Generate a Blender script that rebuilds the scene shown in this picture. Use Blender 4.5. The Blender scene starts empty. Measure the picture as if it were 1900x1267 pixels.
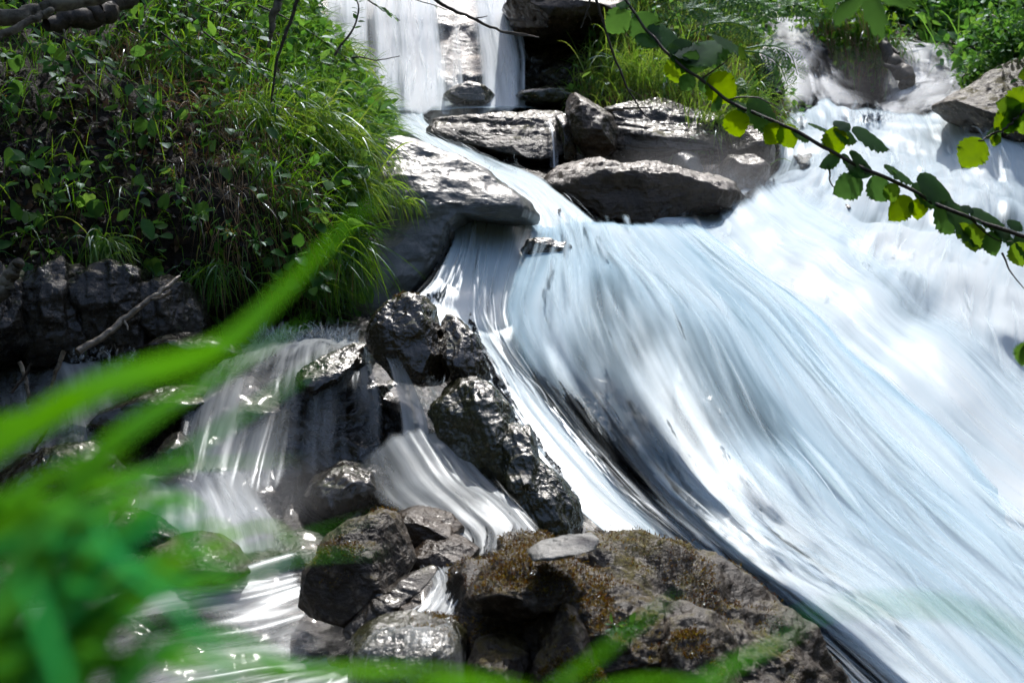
import bpy, bmesh, math, random
import numpy as np
from mathutils import Vector

# ------------------------------------------------------------------ camera, sky, sun, exposure
sc = bpy.context.scene
COL = sc.collection
PITCH = math.radians(11.0)
CAMP = np.array([0.0, 0.0, 1.5])
FPX = 2639.0
cam_d = bpy.data.cameras.new('camera'); cam = bpy.data.objects.new('camera', cam_d); COL.objects.link(cam)
cam.location = CAMP; cam.rotation_euler = (math.pi / 2 - PITCH, 0, 0)
cam_d.sensor_width = 36; cam_d.lens = 50.0; cam_d.clip_start = 0.05; cam_d.clip_end = 500
cam_d.dof.use_dof = True; cam_d.dof.focus_distance = 5.2; cam_d.dof.aperture_fstop = 6.0
sc.camera = cam

SUN = np.array([0.10, 0.84, 0.93]); SUN /= np.linalg.norm(SUN)
w = bpy.data.worlds.new('World'); sc.world = w; w.use_nodes = True
nt = w.node_tree; bg = nt.nodes['Background']; sky = nt.nodes.new('ShaderNodeTexSky')
sky.sky_type = 'NISHITA'; sky.sun_disc = False; sky.ozone_density = 0.0; sky.dust_density = 2.0
sky.sun_elevation = math.asin(SUN[2]); sky.sun_rotation = math.atan2(SUN[0], SUN[1])
nt.links.new(sky.outputs[0], bg.inputs[0]); bg.inputs[1].default_value = 0.15
sl = bpy.data.lights.new('sun', 'SUN'); so = bpy.data.objects.new('sun', sl); COL.objects.link(so)
sl.energy = 2.4; sl.angle = math.radians(1.0); sl.color = (1, 0.97, 0.93)
so.rotation_euler = Vector(SUN).to_track_quat('Z', 'Y').to_euler(); so.location = (0, 12, 12)
vs = sc.view_settings
vs.view_transform = 'Standard'; vs.look = 'None'; vs.exposure = 0.78; vs.gamma = 1; vs.use_curve_mapping = False
sc.cycles.use_denoising = True
sc.cycles.max_bounces = 6; sc.cycles.diffuse_bounces = 3; sc.cycles.glossy_bounces = 2; sc.cycles.transmission_bounces = 2; sc.cycles.transparent_max_bounces = 14
sc.cycles.use_adaptive_sampling = True; sc.cycles.adaptive_threshold = 0.03; sc.cycles.volume_max_steps = 48; sc.cycles.volume_step_rate = 4.0
sc.cycles.sample_clamp_indirect = 6; sc.cycles.volume_bounces = 0

FW = np.array([0, math.cos(PITCH), -math.sin(PITCH)]); UP = np.array([0, math.sin(PITCH), math.cos(PITCH)]); RT = np.array([1.0, 0, 0])

def P(px, py, d):
    """world point seen at photo pixel (px, py) at a distance d along the view axis"""
    px = np.asarray(px, float); py = np.asarray(py, float); d = np.asarray(d, float)
    return CAMP + d[..., None] * (FW + ((px - 950) / FPX)[..., None] * RT - ((py - 633.5) / FPX)[..., None] * UP)

def proj(p):
    q = p - CAMP; d = q @ FW
    return 950 + FPX * (q @ RT) / d, 633.5 - FPX * (q @ UP) / d, d

# ------------------------------------------------------------------ numeric helpers
def _hash(ix, iy, iz, s):
    h = (ix.astype(np.int64) * 374761393 + iy.astype(np.int64) * 668265263 + iz.astype(np.int64) * 2147483647 + s * 974711) & 0xFFFFFFFF
    h = ((h ^ (h >> 13)) * 1274126177) & 0xFFFFFFFF
    h = (h ^ (h >> 16)) & 0xFFFFFFFF
    return h / 4294967295.0

def noise(p, seed=0):
    f = np.floor(p); t = p - f; t = t * t * t * (t * (t * 6 - 15) + 10); i = f.astype(np.int64)
    x, y, z = i[..., 0], i[..., 1], i[..., 2]; r = 0
    for dx in (0, 1):
        wx = t[..., 0] if dx else 1 - t[..., 0]
        for dy in (0, 1):
            wy = t[..., 1] if dy else 1 - t[..., 1]
            for dz in (0, 1):
                wz = t[..., 2] if dz else 1 - t[..., 2]
                r = r + wx * wy * wz * _hash(x + dx, y + dy, z + dz, seed)
    return r * 2 - 1

def fbm(p, oct=4, seed=0, gain=0.5):
    r = 0; a = 1; s = 0
    for k in range(oct):
        r = r + a * noise(p * 2.03 ** k + 17.3 * k, seed + k); s += a; a *= gain
    return r / s

def ridged(p, oct=4, seed=0):
    r = 0; a = 1; s = 0
    for k in range(oct):
        r = r + a * (1 - 2 * np.abs(noise(p * 2.1 ** k + 9.1 * k, seed + k))); s += a; a *= .5
    return r / s

def smooth(a, b, x):
    t = np.clip((x - a) / (b - a), 0, 1); return t * t * (3 - 2 * t)

def catmull(A, n, axis=0):
    """resample array A along axis to n samples (Catmull-Rom)"""
    A = np.moveaxis(np.asarray(A, float), axis, 0); k = len(A)
    if k == 1: R = np.repeat(A, n, 0)
    else:
        t = np.linspace(0, k - 1, n); i = np.minimum(t.astype(int), k - 2); f = (t - i).reshape((-1,) + (1,) * (A.ndim - 1))
        E = np.concatenate([2 * A[:1] - A[1:2], A, 2 * A[-1:] - A[-2:-1]])
        p0, p1, p2, p3 = E[i], E[i + 1], E[i + 2], E[i + 3]
        R = .5 * (2 * p1 + (p2 - p0) * f + (2 * p0 - 5 * p1 + 4 * p2 - p3) * f ** 2 + (3 * p1 - p0 - 3 * p2 + p3) * f ** 3)
    return np.moveaxis(R, 0, axis)

def unit(v):
    return v / np.maximum(np.linalg.norm(v, axis=-1, keepdims=True), 1e-9)

# ------------------------------------------------------------------ object helpers
def tag(o, label=None, cat=None, group=None, kind=None):
    if label: o['label'] = label
    if cat: o['category'] = cat
    if group: o['group'] = group
    if kind: o['kind'] = kind
    return o

def mesh_obj(name, V, F, mat, parent=None, attrs=None, uv=None, smooth_=True):
    """V (n,3); F list of int arrays (m,k)"""
    V = np.asarray(V, float)
    origin = V.mean(0)
    if parent is not None: origin = np.array(parent.location)
    me = bpy.data.meshes.new(name)
    if not isinstance(F, list): F = [F]
    F = [np.asarray(f, np.int64) for f in F if len(f)]
    me.vertices.add(len(V)); me.vertices.foreach_set('co', (V - origin).ravel().astype(np.float32))
    nl = sum(f.size for f in F); npoly = sum(len(f) for f in F)
    me.loops.add(nl); me.polygons.add(npoly)
    li = np.concatenate([f.ravel() for f in F]); me.loops.foreach_set('vertex_index', li.astype(np.int32))
    tot = np.concatenate([np.full(len(f), f.shape[1]) for f in F]); st = np.concatenate([[0], np.cumsum(tot)[:-1]])
    me.polygons.foreach_set('loop_start', st.astype(np.int32))
    me.update(calc_edges=True); me.validate()
    if uv is not None and len(me.loops) == nl:
        l = me.uv_layers.new(name='UVMap'); l.data.foreach_set('uv', uv[li].ravel().astype(np.float32))
    for k, a in (attrs or {}).items():
        at = me.attributes.new(k, 'FLOAT', 'POINT'); at.data.foreach_set('value', np.asarray(a, np.float32))
    if smooth_: me.polygons.foreach_set('use_smooth', np.ones(len(me.polygons), bool))
    me.materials.append(mat)
    o = bpy.data.objects.new(name, me); COL.objects.link(o)
    if parent is not None: o.parent = parent
    else: o.location = origin
    return o

def empty(name, loc):
    o = bpy.data.objects.new(name, None); o.empty_display_size = .05; COL.objects.link(o); o.location = loc; return o

def grid_faces(nv, nu, off=0):
    i = np.arange(nv - 1)[:, None] * nu + np.arange(nu - 1)[None] + off
    return np.stack([i, i + 1, i + nu + 1, i + nu], -1).reshape(-1, 4)

def grid_normals(G):
    du = np.gradient(G, axis=1); dv = np.gradient(G, axis=0)
    n = unit(np.cross(du, dv)); s = np.sign((n * (CAMP - G)).sum(-1, keepdims=True)); s[s == 0] = 1
    # one orientation for the whole sheet
    return n * (1 if s.mean() >= 0 else -1)

# ------------------------------------------------------------------ materials
class NB:
    def __init__(s, name):
        s.m = bpy.data.materials.new(name); s.m.use_nodes = True; s.t = s.m.node_tree; s.t.nodes.clear()
        s.out = s.t.nodes.new('ShaderNodeOutputMaterial')
    def n(s, typ, ins=None, **kw):
        nd = s.t.nodes.new('ShaderNode' + typ)
        for k, v in kw.items(): setattr(nd, k, v)
        for k, v in (ins or {}).items():
            if isinstance(v, bpy.types.NodeSocket): s.t.links.new(v, nd.inputs[k])
            else: nd.inputs[k].default_value = v
        return nd
    def math(s, op, a, b=0.0, c=None, clamp=False):
        ins = {0: a, 1: b}
        if c is not None: ins[2] = c
        return s.n('Math', ins, operation=op, use_clamp=clamp).outputs[0]
    def noise(s, vec, scale, detail=4, rough=.55, dist=0):
        return s.n('TexNoise', {'Vector': vec, 'Scale': scale, 'Detail': detail, 'Roughness': rough, 'Distortion': dist}).outputs[0]
    def mp(s, v, a, b, c=0.0, d=1.0, smooth=False):
        return s.n('MapRange', {0: v, 1: a, 2: b, 3: c, 4: d}, interpolation_type='SMOOTHSTEP' if smooth else 'LINEAR').outputs[0]
    def ramp(s, v, stops):
        r = s.n('ValToRGB', {0: v}); e = r.color_ramp.elements
        while len(e) < len(stops): e.new(.5)
        for q, (p, c) in zip(e, stops): q.position = p; q.color = tuple(c) + (1,)
        return r.outputs[0]
    def mix(s, f, a, b):
        nd = s.n('Mix', data_type='RGBA')
        for k, v in ((0, f), (6, a), (7, b)):
            if isinstance(v, bpy.types.NodeSocket): s.t.links.new(v, nd.inputs[k])
            else: nd.inputs[k].default_value = v if k == 0 else tuple(v) + (1,)
        return nd.outputs[2]
    def mixs(s, f, a, b):
        nd = s.n('MixShader', {0: f}); s.t.links.new(a, nd.inputs[1]); s.t.links.new(b, nd.inputs[2]); return nd.outputs[0]
    def end(s, sh):
        s.t.links.new(sh, s.out.inputs[0]); return s.m

def mat_water(name, thin=(.48, .72, .84), thick=(.87, .95, .98), fu=9., fv=.7, k=.6, gloss=.07, lo=.08, hi=1.0, up=.5, bs=.12, fine=.2):
    b = NB(name); uv = b.n('UVMap').outputs[0]
    m1 = b.n('Mapping', {'Vector': uv, 'Scale': (fu, fv, 1)}).outputs[0]
    m2 = b.n('Mapping', {'Vector': uv, 'Scale': (fu * 3.6, fv * 1.7, 1)}).outputs[0]
    m3 = b.n('Mapping', {'Vector': uv, 'Scale': (fu * .22, fv * 1.2, 1)}).outputs[0]
    n1 = b.noise(m1, 1, 3, .6, .25); n2 = b.noise(m2, 1, 2, .6, .1); n3 = b.noise(m3, 1, 3, .5, .4)
    st = b.math('ADD', b.math('ADD', b.math('MULTIPLY', n1, .5), b.math('MULTIPLY', n2, fine)), b.math('MULTIPLY', n3, .35))
    st = b.math('SUBTRACT', st, .425 + fine * .5)      # about -0.25 .. 0.25
    at = b.n('Attribute', attribute_name='a').outputs['Fac']
    al = b.mp(b.math('ADD', at, b.math('MULTIPLY', st, k * 3.2)), lo, hi, 0, 1, True)
    al = b.math('MULTIPLY', al, b.mp(at, 0, .12))
    col = b.mix(b.mp(b.math('ADD', b.math('MULTIPLY', st, 2.2), b.math('ADD', b.math('MULTIPLY', at, .55), b.math('MULTIPLY', b.n('Attribute', attribute_name='w').outputs['Fac'], .75))), -.25, .85), thin, thick)
    bump0 = b.n('Bump', {'Height': st, 'Strength': bs, 'Distance': .02}).outputs[0]
    upv = b.n('CombineXYZ', {0: 0., 1: -.1, 2: 1.}).outputs[0]
    bump = b.n('VectorMath', {0: b.n('Mix', {0: up, 4: bump0, 5: upv}, data_type='VECTOR').outputs[1]}, operation='NORMALIZE').outputs[0]
    dif = b.n('BsdfDiffuse', {'Color': col, 'Normal': bump}).outputs[0]
    tr = b.n('BsdfTranslucent', {'Color': col, 'Normal': bump}).outputs[0]
    gl = b.n('BsdfGlossy', {'Color': (.9, .95, 1, 1), 'Roughness': .3, 'Normal': bump}).outputs[0]
    s = b.mixs(gloss, b.mixs(.32, dif, tr), gl)
    return b.end(b.mixs(al, b.n('BsdfTransparent').outputs[0], s))

def mat_rock(name, dark, mid, light, rough=(.18, .5), moss=0., mosscol=((.018, .024, .004), (.09, .085, .01)), bump=.6, scale=1., spots=0., spec=.6, strata=0., coat=0.0, cr=.14):
    b = NB(name); g = b.n('NewGeometry'); pos = g.outputs['Position']; nrm = g.outputs['Normal']
    n1 = b.noise(pos, 4.5 * scale, 6, .62, .6); n2 = b.noise(pos, 23 * scale, 6, .7, .3); n3 = b.noise(pos, 110 * scale, 4, .6)
    mst = b.n('Mapping', {'Vector': pos, 'Scale': (6, 6, 60), 'Rotation': (.3, .5, .2)}).outputs[0]
    n4 = b.noise(mst, 1. * scale, 5, .6, .6)
    v = b.math('ADD', b.math('MULTIPLY', n1, .45), b.math('ADD', b.math('MULTIPLY', n2, .35), b.math('MULTIPLY', n4, .2 + strata)))
    col = b.ramp(v, [(.36 + strata * .5, dark), (.52 + strata * .5, mid), (.68 + strata * .5, light)])
    if spots:
        vo = b.n('TexVoronoi', {'Vector': b.n('Mapping', {'Vector': pos, 'Scale': (1, 1, 1)}).outputs[0], 'Scale': 38 * scale, 'Randomness': 1.}).outputs[0]
        sp = b.math('MULTIPLY', b.mp(vo, .42, .2), b.mp(n2, .45, .62)); sp = b.math('MULTIPLY', sp, b.mp(n1, .42, .6))
        col = b.mix(b.math('MULTIPLY', sp, spots), col, (.42, .36, .28))
    ro = b.mp(n2, .3, .7, rough[0], rough[1])
    h = b.math('ADD', b.math('MULTIPLY', n2, 1.), b.math('ADD', b.math('MULTIPLY', n3, .35), b.math('MULTIPLY', n4, .6)))
    bm = b.n('Bump', {'Height': h, 'Strength': bump, 'Distance': .02}).outputs[0]
    if moss:
        sep = b.n('SeparateXYZ', {0: nrm}).outputs[2]
        mm = b.mp(b.math('ADD', sep, b.math('MULTIPLY', n1, 1.6)), 1.75 - moss, 1.95 - moss)
        mm = b.math('MULTIPLY', mm, b.mp(n2, .38, .5))
        mc = b.mix(b.mp(n3, .35, .65), mosscol[0], mosscol[1])
        col = b.mix(mm, col, mc); ro = b.math('MAXIMUM', ro, b.math('MULTIPLY', mm, .85))
    cb = b.n('Bump', {'Height': b.math('ADD', b.math('MULTIPLY', n2, .8), b.math('MULTIPLY', b.noise(pos, 14, 2), 1.5)), 'Strength': .16, 'Distance': .008}).outputs[0]
    p = b.n('BsdfPrincipled', {'Base Color': col, 'Roughness': ro, 'Normal': bm, 'Specular IOR Level': spec, 'Coat Weight': coat, 'Coat Roughness': cr, 'Coat Normal': cb})
    return b.end(p.outputs[0])

def mat_leaf(name, cols, trans=.45, rough=.4, tcol=(.47, 2.3), gloss=.08, pleat=False):
    b = NB(name); at = b.n('Attribute', attribute_name='rnd').outputs['Fac']
    n = len(cols); col = b.ramp(at, [(i / max(n - 1, 1), c) for i, c in enumerate(cols)])
    geo = b.n('NewGeometry').outputs['Position']
    col = b.mix(b.math('MULTIPLY', b.noise(geo, 60, 2), .5), col, tuple(x * .55 for x in cols[0]))
    tc = b.n('HueSaturation', {'Color': col, 'Hue': tcol[0], 'Saturation': 1.1, 'Value': tcol[1]}).outputs[0]
    sh = b.mixs(trans, b.n('BsdfDiffuse', {'Color': col}).outputs[0], b.n('BsdfTranslucent', {'Color': tc}).outputs[0])
    fr = b.n('Fresnel', {0: 1.4}).outputs[0]
    sh = b.mixs(b.math('ADD', b.math('MULTIPLY', fr, .22 * min(1, gloss * 10)), gloss * .18), sh, b.n('BsdfGlossy', {'Color': (.8, .9, 1, 1), 'Roughness': rough}).outputs[0])
    return b.end(sh)

def mat_simple(name, c1, c2, rough=.6, scale=20, stretch=(1, 1, 1), bump=.4, spec=.5):
    b = NB(name); g = b.n('NewGeometry').outputs['Position']
    m = b.n('Mapping', {'Vector': g, 'Scale': stretch}).outputs[0]
    n = b.noise(m, scale, 5, .65, .3); col = b.ramp(n, [(.35, c1), (.65, c2)])
    bm = b.n('Bump', {'Height': n, 'Strength': bump, 'Distance': .01}).outputs[0]
    return b.end(b.n('BsdfPrincipled', {'Base Color': col, 'Roughness': rough, 'Normal': bm, 'Specular IOR Level': spec}).outputs[0])

M = {}
M['falls'] = mat_water('falls_water')
M['veil'] = mat_water('veil_water', thin=(.17, .41, .58), thick=(.82, .93, .98), fu=5.5, fv=.4, k=.62, up=.68, bs=.04, gloss=.02, lo=-.05, hi=.62, fine=.1)  # dark blue thin colour carries the shade on the hump's face
M['curtain'] = mat_water('curtain_water', thin=(.74, .87, .95), thick=(.97, .985, .99), fu=10, fv=.35, k=.8, up=.9, gloss=.0)
M['torrent'] = mat_water('torrent_water', thin=(.42, .64, .78), thick=(.87, .95, .98), fu=7, fv=.6, k=.75, up=.5, gloss=.02)
M['brook'] = mat_water('brook_water', thin=(.36, .40, .40), thick=(.74, .77, .77), fu=11, fv=1.6, k=.65, gloss=.06, lo=.1, hi=1.25, up=.5)
M['drips'] = mat_water('dripping_water', thin=(.5, .55, .56), thick=(.85, .87, .87), fu=42, fv=.8, k=1.6, gloss=.2, lo=.45, hi=1.1, up=.3)
M['bed'] = mat_rock('wet_riverbed_rock', (.010, .009, .008), (.035, .030, .024), (.08, .07, .055), rough=(.15, .4), bump=.7, coat=0.6)
M['dark'] = mat_rock('wet_black_rock', (.007, .0055, .003), (.028, .020, .010), (.07, .050, .026), rough=(.12, .38), moss=.12, mosscol=((.010, .014, .003), (.04, .05, .008)), bump=.35, spec=.5, coat=.6)
M['wall'] = mat_rock('dripping_wall_rock', (.004, .0035, .0025), (.014, .011, .007), (.04, .032, .02), rough=(.15, .4), moss=.15, mosscol=((.010, .014, .003), (.03, .04, .008)), bump=.6, spec=.35, coat=.35)
M['olive'] = mat_rock('wet_olive_rock', (.010, .010, .004), (.034, .034, .012), (.075, .070, .028), rough=(.1, .32), bump=.4, spec=.5, coat=.65)
M['brown'] = mat_rock('wet_brown_rock', (.014, .008, .004), (.042, .026, .013), (.085, .057, .032), rough=(.2, .45), bump=.5, coat=.15, spec=.35)
M['grey'] = mat_rock('smooth_grey_rock', (.045, .048, .045), (.095, .10, .097), (.15, .155, .15), rough=(.3, .55), bump=.2, coat=.12)
M['slab'] = mat_rock('flat_slab_rock', (.011, .008, .005), (.028, .021, .013), (.06, .047, .030), rough=(.2, .45), moss=.05, bump=.5, strata=.15, coat=.25, spec=.35)
M['mossy'] = mat_rock('mossy_boulder_rock', (.007, .0045, .0025), (.024, .015, .008), (.11, .08, .05), rough=(.33, .65), moss=.2, mosscol=((.030, .018, .004), (.085, .062, .010)), bump=.6, spots=.7, spec=.45)
M['pale'] = mat_rock('lichen_boulder_rock', (.009, .006, .004), (.036, .025, .015), (.22, .175, .12), rough=(.36, .65), moss=.12, mosscol=((.026, .016, .003), (.10, .085, .012)), bump=.6, spots=1., spec=.45)
M['slate'] = mat_rock('pale_slate', (.05, .05, .046), (.15, .15, .14), (.30, .30, .28), rough=(.3, .5), bump=.6, strata=.2)
M['soil'] = mat_rock('bank_soil', (.006, .005, .004), (.016, .012, .009), (.036, .027, .02), spec=.25, rough=(.6, .9), moss=.1, bump=1.)
M['turf'] = mat_rock('turf_soil', (.012, .016, .007), (.028, .034, .014), (.05, .05, .025), spec=.2, rough=(.7, .9), moss=.3, bump=.8)
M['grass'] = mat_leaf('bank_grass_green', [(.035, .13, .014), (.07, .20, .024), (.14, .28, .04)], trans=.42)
M['grass_lit'] = mat_leaf('sunlit_grass_green', [(.06, .16, .022), (.13, .27, .045), (.22, .31, .07)], trans=.42)  # sunlit copy of the bank grass, sunlight put into a lighter green
M['straw'] = mat_leaf('dry_straw', [(.10, .065, .03), (.22, .15, .07), (.32, .23, .12)], trans=.25)
M['litter'] = mat_leaf('dead_leaf_brown', [(.020, .013, .009), (.075, .048, .032), (.20, .135, .095)], trans=.12, rough=.45)
M['herb'] = mat_leaf('herb_leaf_green', [(.03, .12, .022), (.06, .19, .035), (.11, .25, .05)], trans=.5, rough=.38, gloss=.05)
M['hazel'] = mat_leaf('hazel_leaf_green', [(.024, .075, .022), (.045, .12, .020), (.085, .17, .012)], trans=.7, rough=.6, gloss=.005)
M['crown'] = mat_leaf('tree_crown_green', [(.020, .055, .012), (.035, .09, .018), (.06, .13, .02)], trans=.4)
M['bush'] = mat_leaf('shrub_leaf_green', [(.03, .10, .022), (.055, .16, .035), (.11, .22, .05)], trans=.5, gloss=.05)
M['blade'] = mat_leaf('near_grass_green', [(.022, .13, .055), (.038, .15, .012), (.065, .18, .006)], trans=.55, gloss=.0, tcol=(.483, 2.7))  # teal end of the ramp puts shade into some blades' colour
M['moss'] = mat_leaf('moss_tufts', [(.045, .022, .006), (.11, .075, .012), (.17, .16, .02)], trans=.35)
M['bark'] = mat_simple('lichen_bark', (.035, .028, .020), (.22, .20, .15), .8, 22)
M['twig'] = mat_simple('dark_twig', (.018, .014, .010), (.07, .052, .036), .6, 60)
M['stick'] = mat_simple('pale_wet_stick', (.07, .05, .035), (.34, .29, .22), .35, 45, (1, 1, 1))
M['mist'] = None

# ------------------------------------------------------------------ generic geometry makers
def streak(U, V, seed, fu, fv):
    return .6 * noise(np.stack([U * fu, V * fv, U * 0 + seed], -1), seed) + .4 * noise(np.stack([U * fu * 2.7, V * fv * 1.8, U * 0 + seed + 3], -1), seed + 1)

BED = []      # control points gathered for the river bed

def water(name, lines, mat, nu, nv, amp=.012, fu=9, fv=1.0, big=.03, strands=0, sw=(.002, .006), slen=(.1, .4), lift=.02, eu=(.08, .08), ev=(.05, .05), bumps=(), seed=1, label=None, bed=.14, cat=None, sa=(.25, .75), bil=0., dap=0., sj=.012, bs=(1.1, 2.0), wst=.8, **_k):
    L = np.array([[(q + (1.,))[:4] for q in ln] for ln in lines], float)       # (lines, pts, 4)
    if bed: BED.extend([(q[0], q[1], q[2] + bed) for ln in L for q in ln])
    W = np.concatenate([P(L[..., 0], L[..., 1], L[..., 2]), L[..., 3:4]], -1)
    W = catmull(catmull(W, nv, 1), nu, 0)                                      # (nu, nv, 4)
    W = np.swapaxes(W, 0, 1); G = W[..., :3]; A = W[..., 3]
    du = np.linalg.norm(np.diff(G, axis=1), axis=-1); U = np.concatenate([np.zeros((nv, 1)), np.cumsum(du, 1)], 1)
    dv = np.linalg.norm(np.diff(G, axis=0), axis=-1); V = np.concatenate([np.zeros((1, nu)), np.cumsum(dv, 0)], 0)
    Um = np.repeat(U.mean(0)[None], nv, 0) * .7 + U * .3
    N = grid_normals(G)
    px, py, _ = proj(G)
    disp = amp * streak(Um, V, seed, fu, fv) * 1.5 + big * fbm(np.stack([Um * 2.2, V * 1.3, Um * 0 + seed], -1), 3, seed)
    if bil or dap:
        bn = fbm(np.stack([Um * bs[0] + .5 * noise(np.stack([V * 1.3, Um, Um * 0], -1), seed), V * bs[1], Um * 0 + seed * 2.2], -1), 3, seed + 7, .45)
        disp = disp + bil * bn; A = A + dap * (bn - .05)  # density drops in the troughs, painting bluish shadow below the billows
    for bx, by, rx, ry, h in bumps: disp = disp + h * np.exp(-((px - bx) / rx) ** 2 - ((py - by) / ry) ** 2)
    G = G + N * disp[..., None]; N = grid_normals(G)
    tu = np.linspace(0, 1, nu)[None]; tv = np.linspace(0, 1, nv)[:, None]
    wob = .5 * noise(np.stack([V * 3, Um * 0, Um * 0 + seed], -1), seed)
    fade = np.ones_like(A)
    if eu[0]: fade = fade * smooth(0, 1, tu / eu[0] + wob * .6)
    if eu[1]: fade = fade * smooth(0, 1, (1 - tu) / eu[1] + wob * .6)
    if ev[0]: fade = fade * smooth(0, 1, tv / ev[0] + 0 * wob)
    if ev[1]: fade = fade * smooth(0, 1, (1 - tv) / ev[1] + .8 * noise(np.stack([Um * 12, V * 0, Um * 0 + seed], -1), seed + 9))
    fade[0] = fade[0] if not ev[0] else 0
    A2 = A * fade
    Vv = [G.reshape(-1, 3)]; Ff = [grid_faces(nv, nu)]; At = [A2.ravel()]; Wt = [np.zeros(A2.size)]; UV = [np.stack([Um, V], -1).reshape(-1, 2)]
    if strands:
        rg = np.random.default_rng(seed + 50); K = 12
        tot = V[-1].mean(); u0 = rg.uniform(.02, .98, strands); v0 = rg.uniform(-.05, .9, strands)
        ln = rg.uniform(*slen, strands) / tot; s = np.linspace(0, 1, K)
        vv = np.clip(v0[:, None] + ln[:, None] * s, 0, 1); uu = np.clip(u0[:, None] + rg.normal(0, sj, strands)[:, None] * s, 0, 1)
        def samp(X):
            a = uu * (nu - 1); c = vv * (nv - 1); i = np.minimum(a.astype(int), nu - 2); j = np.minimum(c.astype(int), nv - 2); fa = a - i; fc = c - j
            if X.ndim == 3: fa = fa[..., None]; fc = fc[..., None]
            return (X[j, i] * (1 - fa) + X[j, i + 1] * fa) * (1 - fc) + (X[j + 1, i] * (1 - fa) + X[j + 1, i + 1] * fa) * fc
        g = samp(G); n = unit(samp(N)); aa = samp(A2)
        g = g + n * (lift * rg.uniform(.2, 1, strands)[:, None] * np.sin(np.pi * s) ** .8 + .002)[..., None]
        tg = unit(np.gradient(g, axis=1)); side = unit(np.cross(tg, n)); wd = rg.uniform(*sw, strands)[:, None, None] * (.35 + .65 * np.sin(np.pi * s))[None, :, None]
        R = np.stack([g - side * wd, g, g + side * wd], 2)                   # (S,K,3,3)
        ra = (rg.uniform(*sa, strands)[:, None] * np.sin(np.pi * s)[None]) * np.clip(aa * 1.3 + .12, 0, 1.15); ra[:, 0] = 0; ra[:, -1] = 0
        RA = np.stack([ra * 0, ra, ra * 0], 2)
        base = len(Vv[0]); idx = np.arange(strands)[:, None, None] * K * 3 + np.arange(K - 1)[None, :, None] * 3 + np.arange(2)[None, None]
        Ff.append((np.stack([idx, idx + 1, idx + 4, idx + 3], -1).reshape(-1, 4) + base))
        Vv.append(R.reshape(-1, 3)); At.append(RA.ravel()); Wt.append(np.full(RA.size, wst))
        uvr = np.stack([np.broadcast_to(rg.uniform(0, 50, strands)[:, None, None] + np.array([-.02, 0, .02])[None, None], (strands, K, 3)), np.broadcast_to((s * .3)[None, :, None], (strands, K, 3))], -1)
        UV.append(uvr.reshape(-1, 2))
    o = mesh_obj(name, np.concatenate(Vv), Ff, mat, attrs={'a': np.concatenate(At), 'w': np.concatenate(Wt)}, uv=np.concatenate(UV))
    tag(o, label, None, None, 'structure')
    return o

_ico = {}
def ico(sub):
    if sub not in _ico:
        bm = bmesh.new(); bmesh.ops.create_icosphere(bm, subdivisions=sub, radius=1)
        V = np.array([v.co[:] for v in bm.verts]); F = np.array([[v.index for v in f.verts] for f in bm.faces]); bm.free(); _ico[sub] = (V, F)
    return _ico[sub]

ROCKS = {}
def rock(key, label, outline, d, thick, mat, tilt=.3, planes=9, rough=.05, fine=.012, strata=0., sdir=(.2, .1, 1), sfreq=18, seed=1, sub=6, centre=None, box=.75, group=None, name='rock', bed=True, ridge=.5):
    O = np.array(outline, float)
    c = np.array(centre, float) if centre else (O.min(0) + O.max(0)) / 2
    m = d / FPX; q = (O - c) * [1, -1] * m
    # densify, to polar
    Q = np.concatenate([q, q[:1]]); Q = np.concatenate([Q[i] + (Q[i + 1] - Q[i]) * np.linspace(0, 1, 24, endpoint=False)[:, None] for i in range(len(q))])
    th = np.arctan2(Q[:, 1], Q[:, 0]); r = np.hypot(Q[:, 0], Q[:, 1]); o = np.argsort(th); th = th[o]; r = r[o]
    r = np.convolve(np.concatenate([r[-6:], r, r[:6]]), np.ones(7) / 7, 'same')[6:-6]
    S, F = ico(sub); s = np.hypot(S[:, 0], S[:, 1]); t = np.arctan2(S[:, 1], S[:, 0])
    R = np.interp(t, np.concatenate([th - 2 * np.pi, th, th + 2 * np.pi]), np.tile(r, 3))
    ss = s ** .85; X = R * np.cos(t) * ss; Y = R * np.sin(t) * ss
    sy = r.mean(); Z = np.sign(S[:, 2]) * np.abs(S[:, 2]) ** box * thick
    L = np.stack([X, Y, Z], -1); rg = np.random.default_rng(seed)
    ext = np.array([np.abs(X).max(), np.abs(Y).max(), thick])
    for k in range(planes):
        n = rg.normal(0, 1, 3); n[2] = abs(n[2]) * 1.1 + .25; n /= np.linalg.norm(n)
        pr = (L / ext) @ n; kk = np.quantile(pr, 1) * rg.uniform(.74, .94)
        L -= (np.maximum(0, pr - kk) * .85)[:, None] * n * ext
    L[:, 2] -= tilt * L[:, 1]
    C = P(c[0], c[1], d); W = C + L[:, :1] * RT + L[:, 1:2] * UP - L[:, 2:] * FW
    nrm = unit((L / ext ** 2)); Nw = nrm[:, :1] * RT + nrm[:, 1:2] * UP - nrm[:, 2:] * FW
    f = 1.6 / sy; sd = seed * 3.7
    dsp = rough * sy * 2 * fbm(W * f * .9 + sd, 3, seed) + rough * ridge * sy * ridged(W * f * 2 + sd, 4, seed + 5) + fine * sy * 2 * fbm(W * f * 9 + sd, 4, seed + 2, .6)
    if strata:
        ax = unit(np.array(sdir, float)); h = W @ ax + .02 * fbm(W * f + sd, 2, seed) ; q_ = h * sfreq
        dsp = dsp + strata * sy * (noise(np.stack([q_, q_ * 0 + 1, q_ * 0 + seed], -1), seed) + .5 * noise(np.stack([q_ * 2.7, W[:, 0] * 1.5, q_ * 0 + seed], -1), seed + 3))
    W = W + Nw * dsp[:, None]
    o = mesh_obj(name, W, F, mat); tag(o, label, 'rock', group)
    ROCKS[key] = o
    return o

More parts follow.
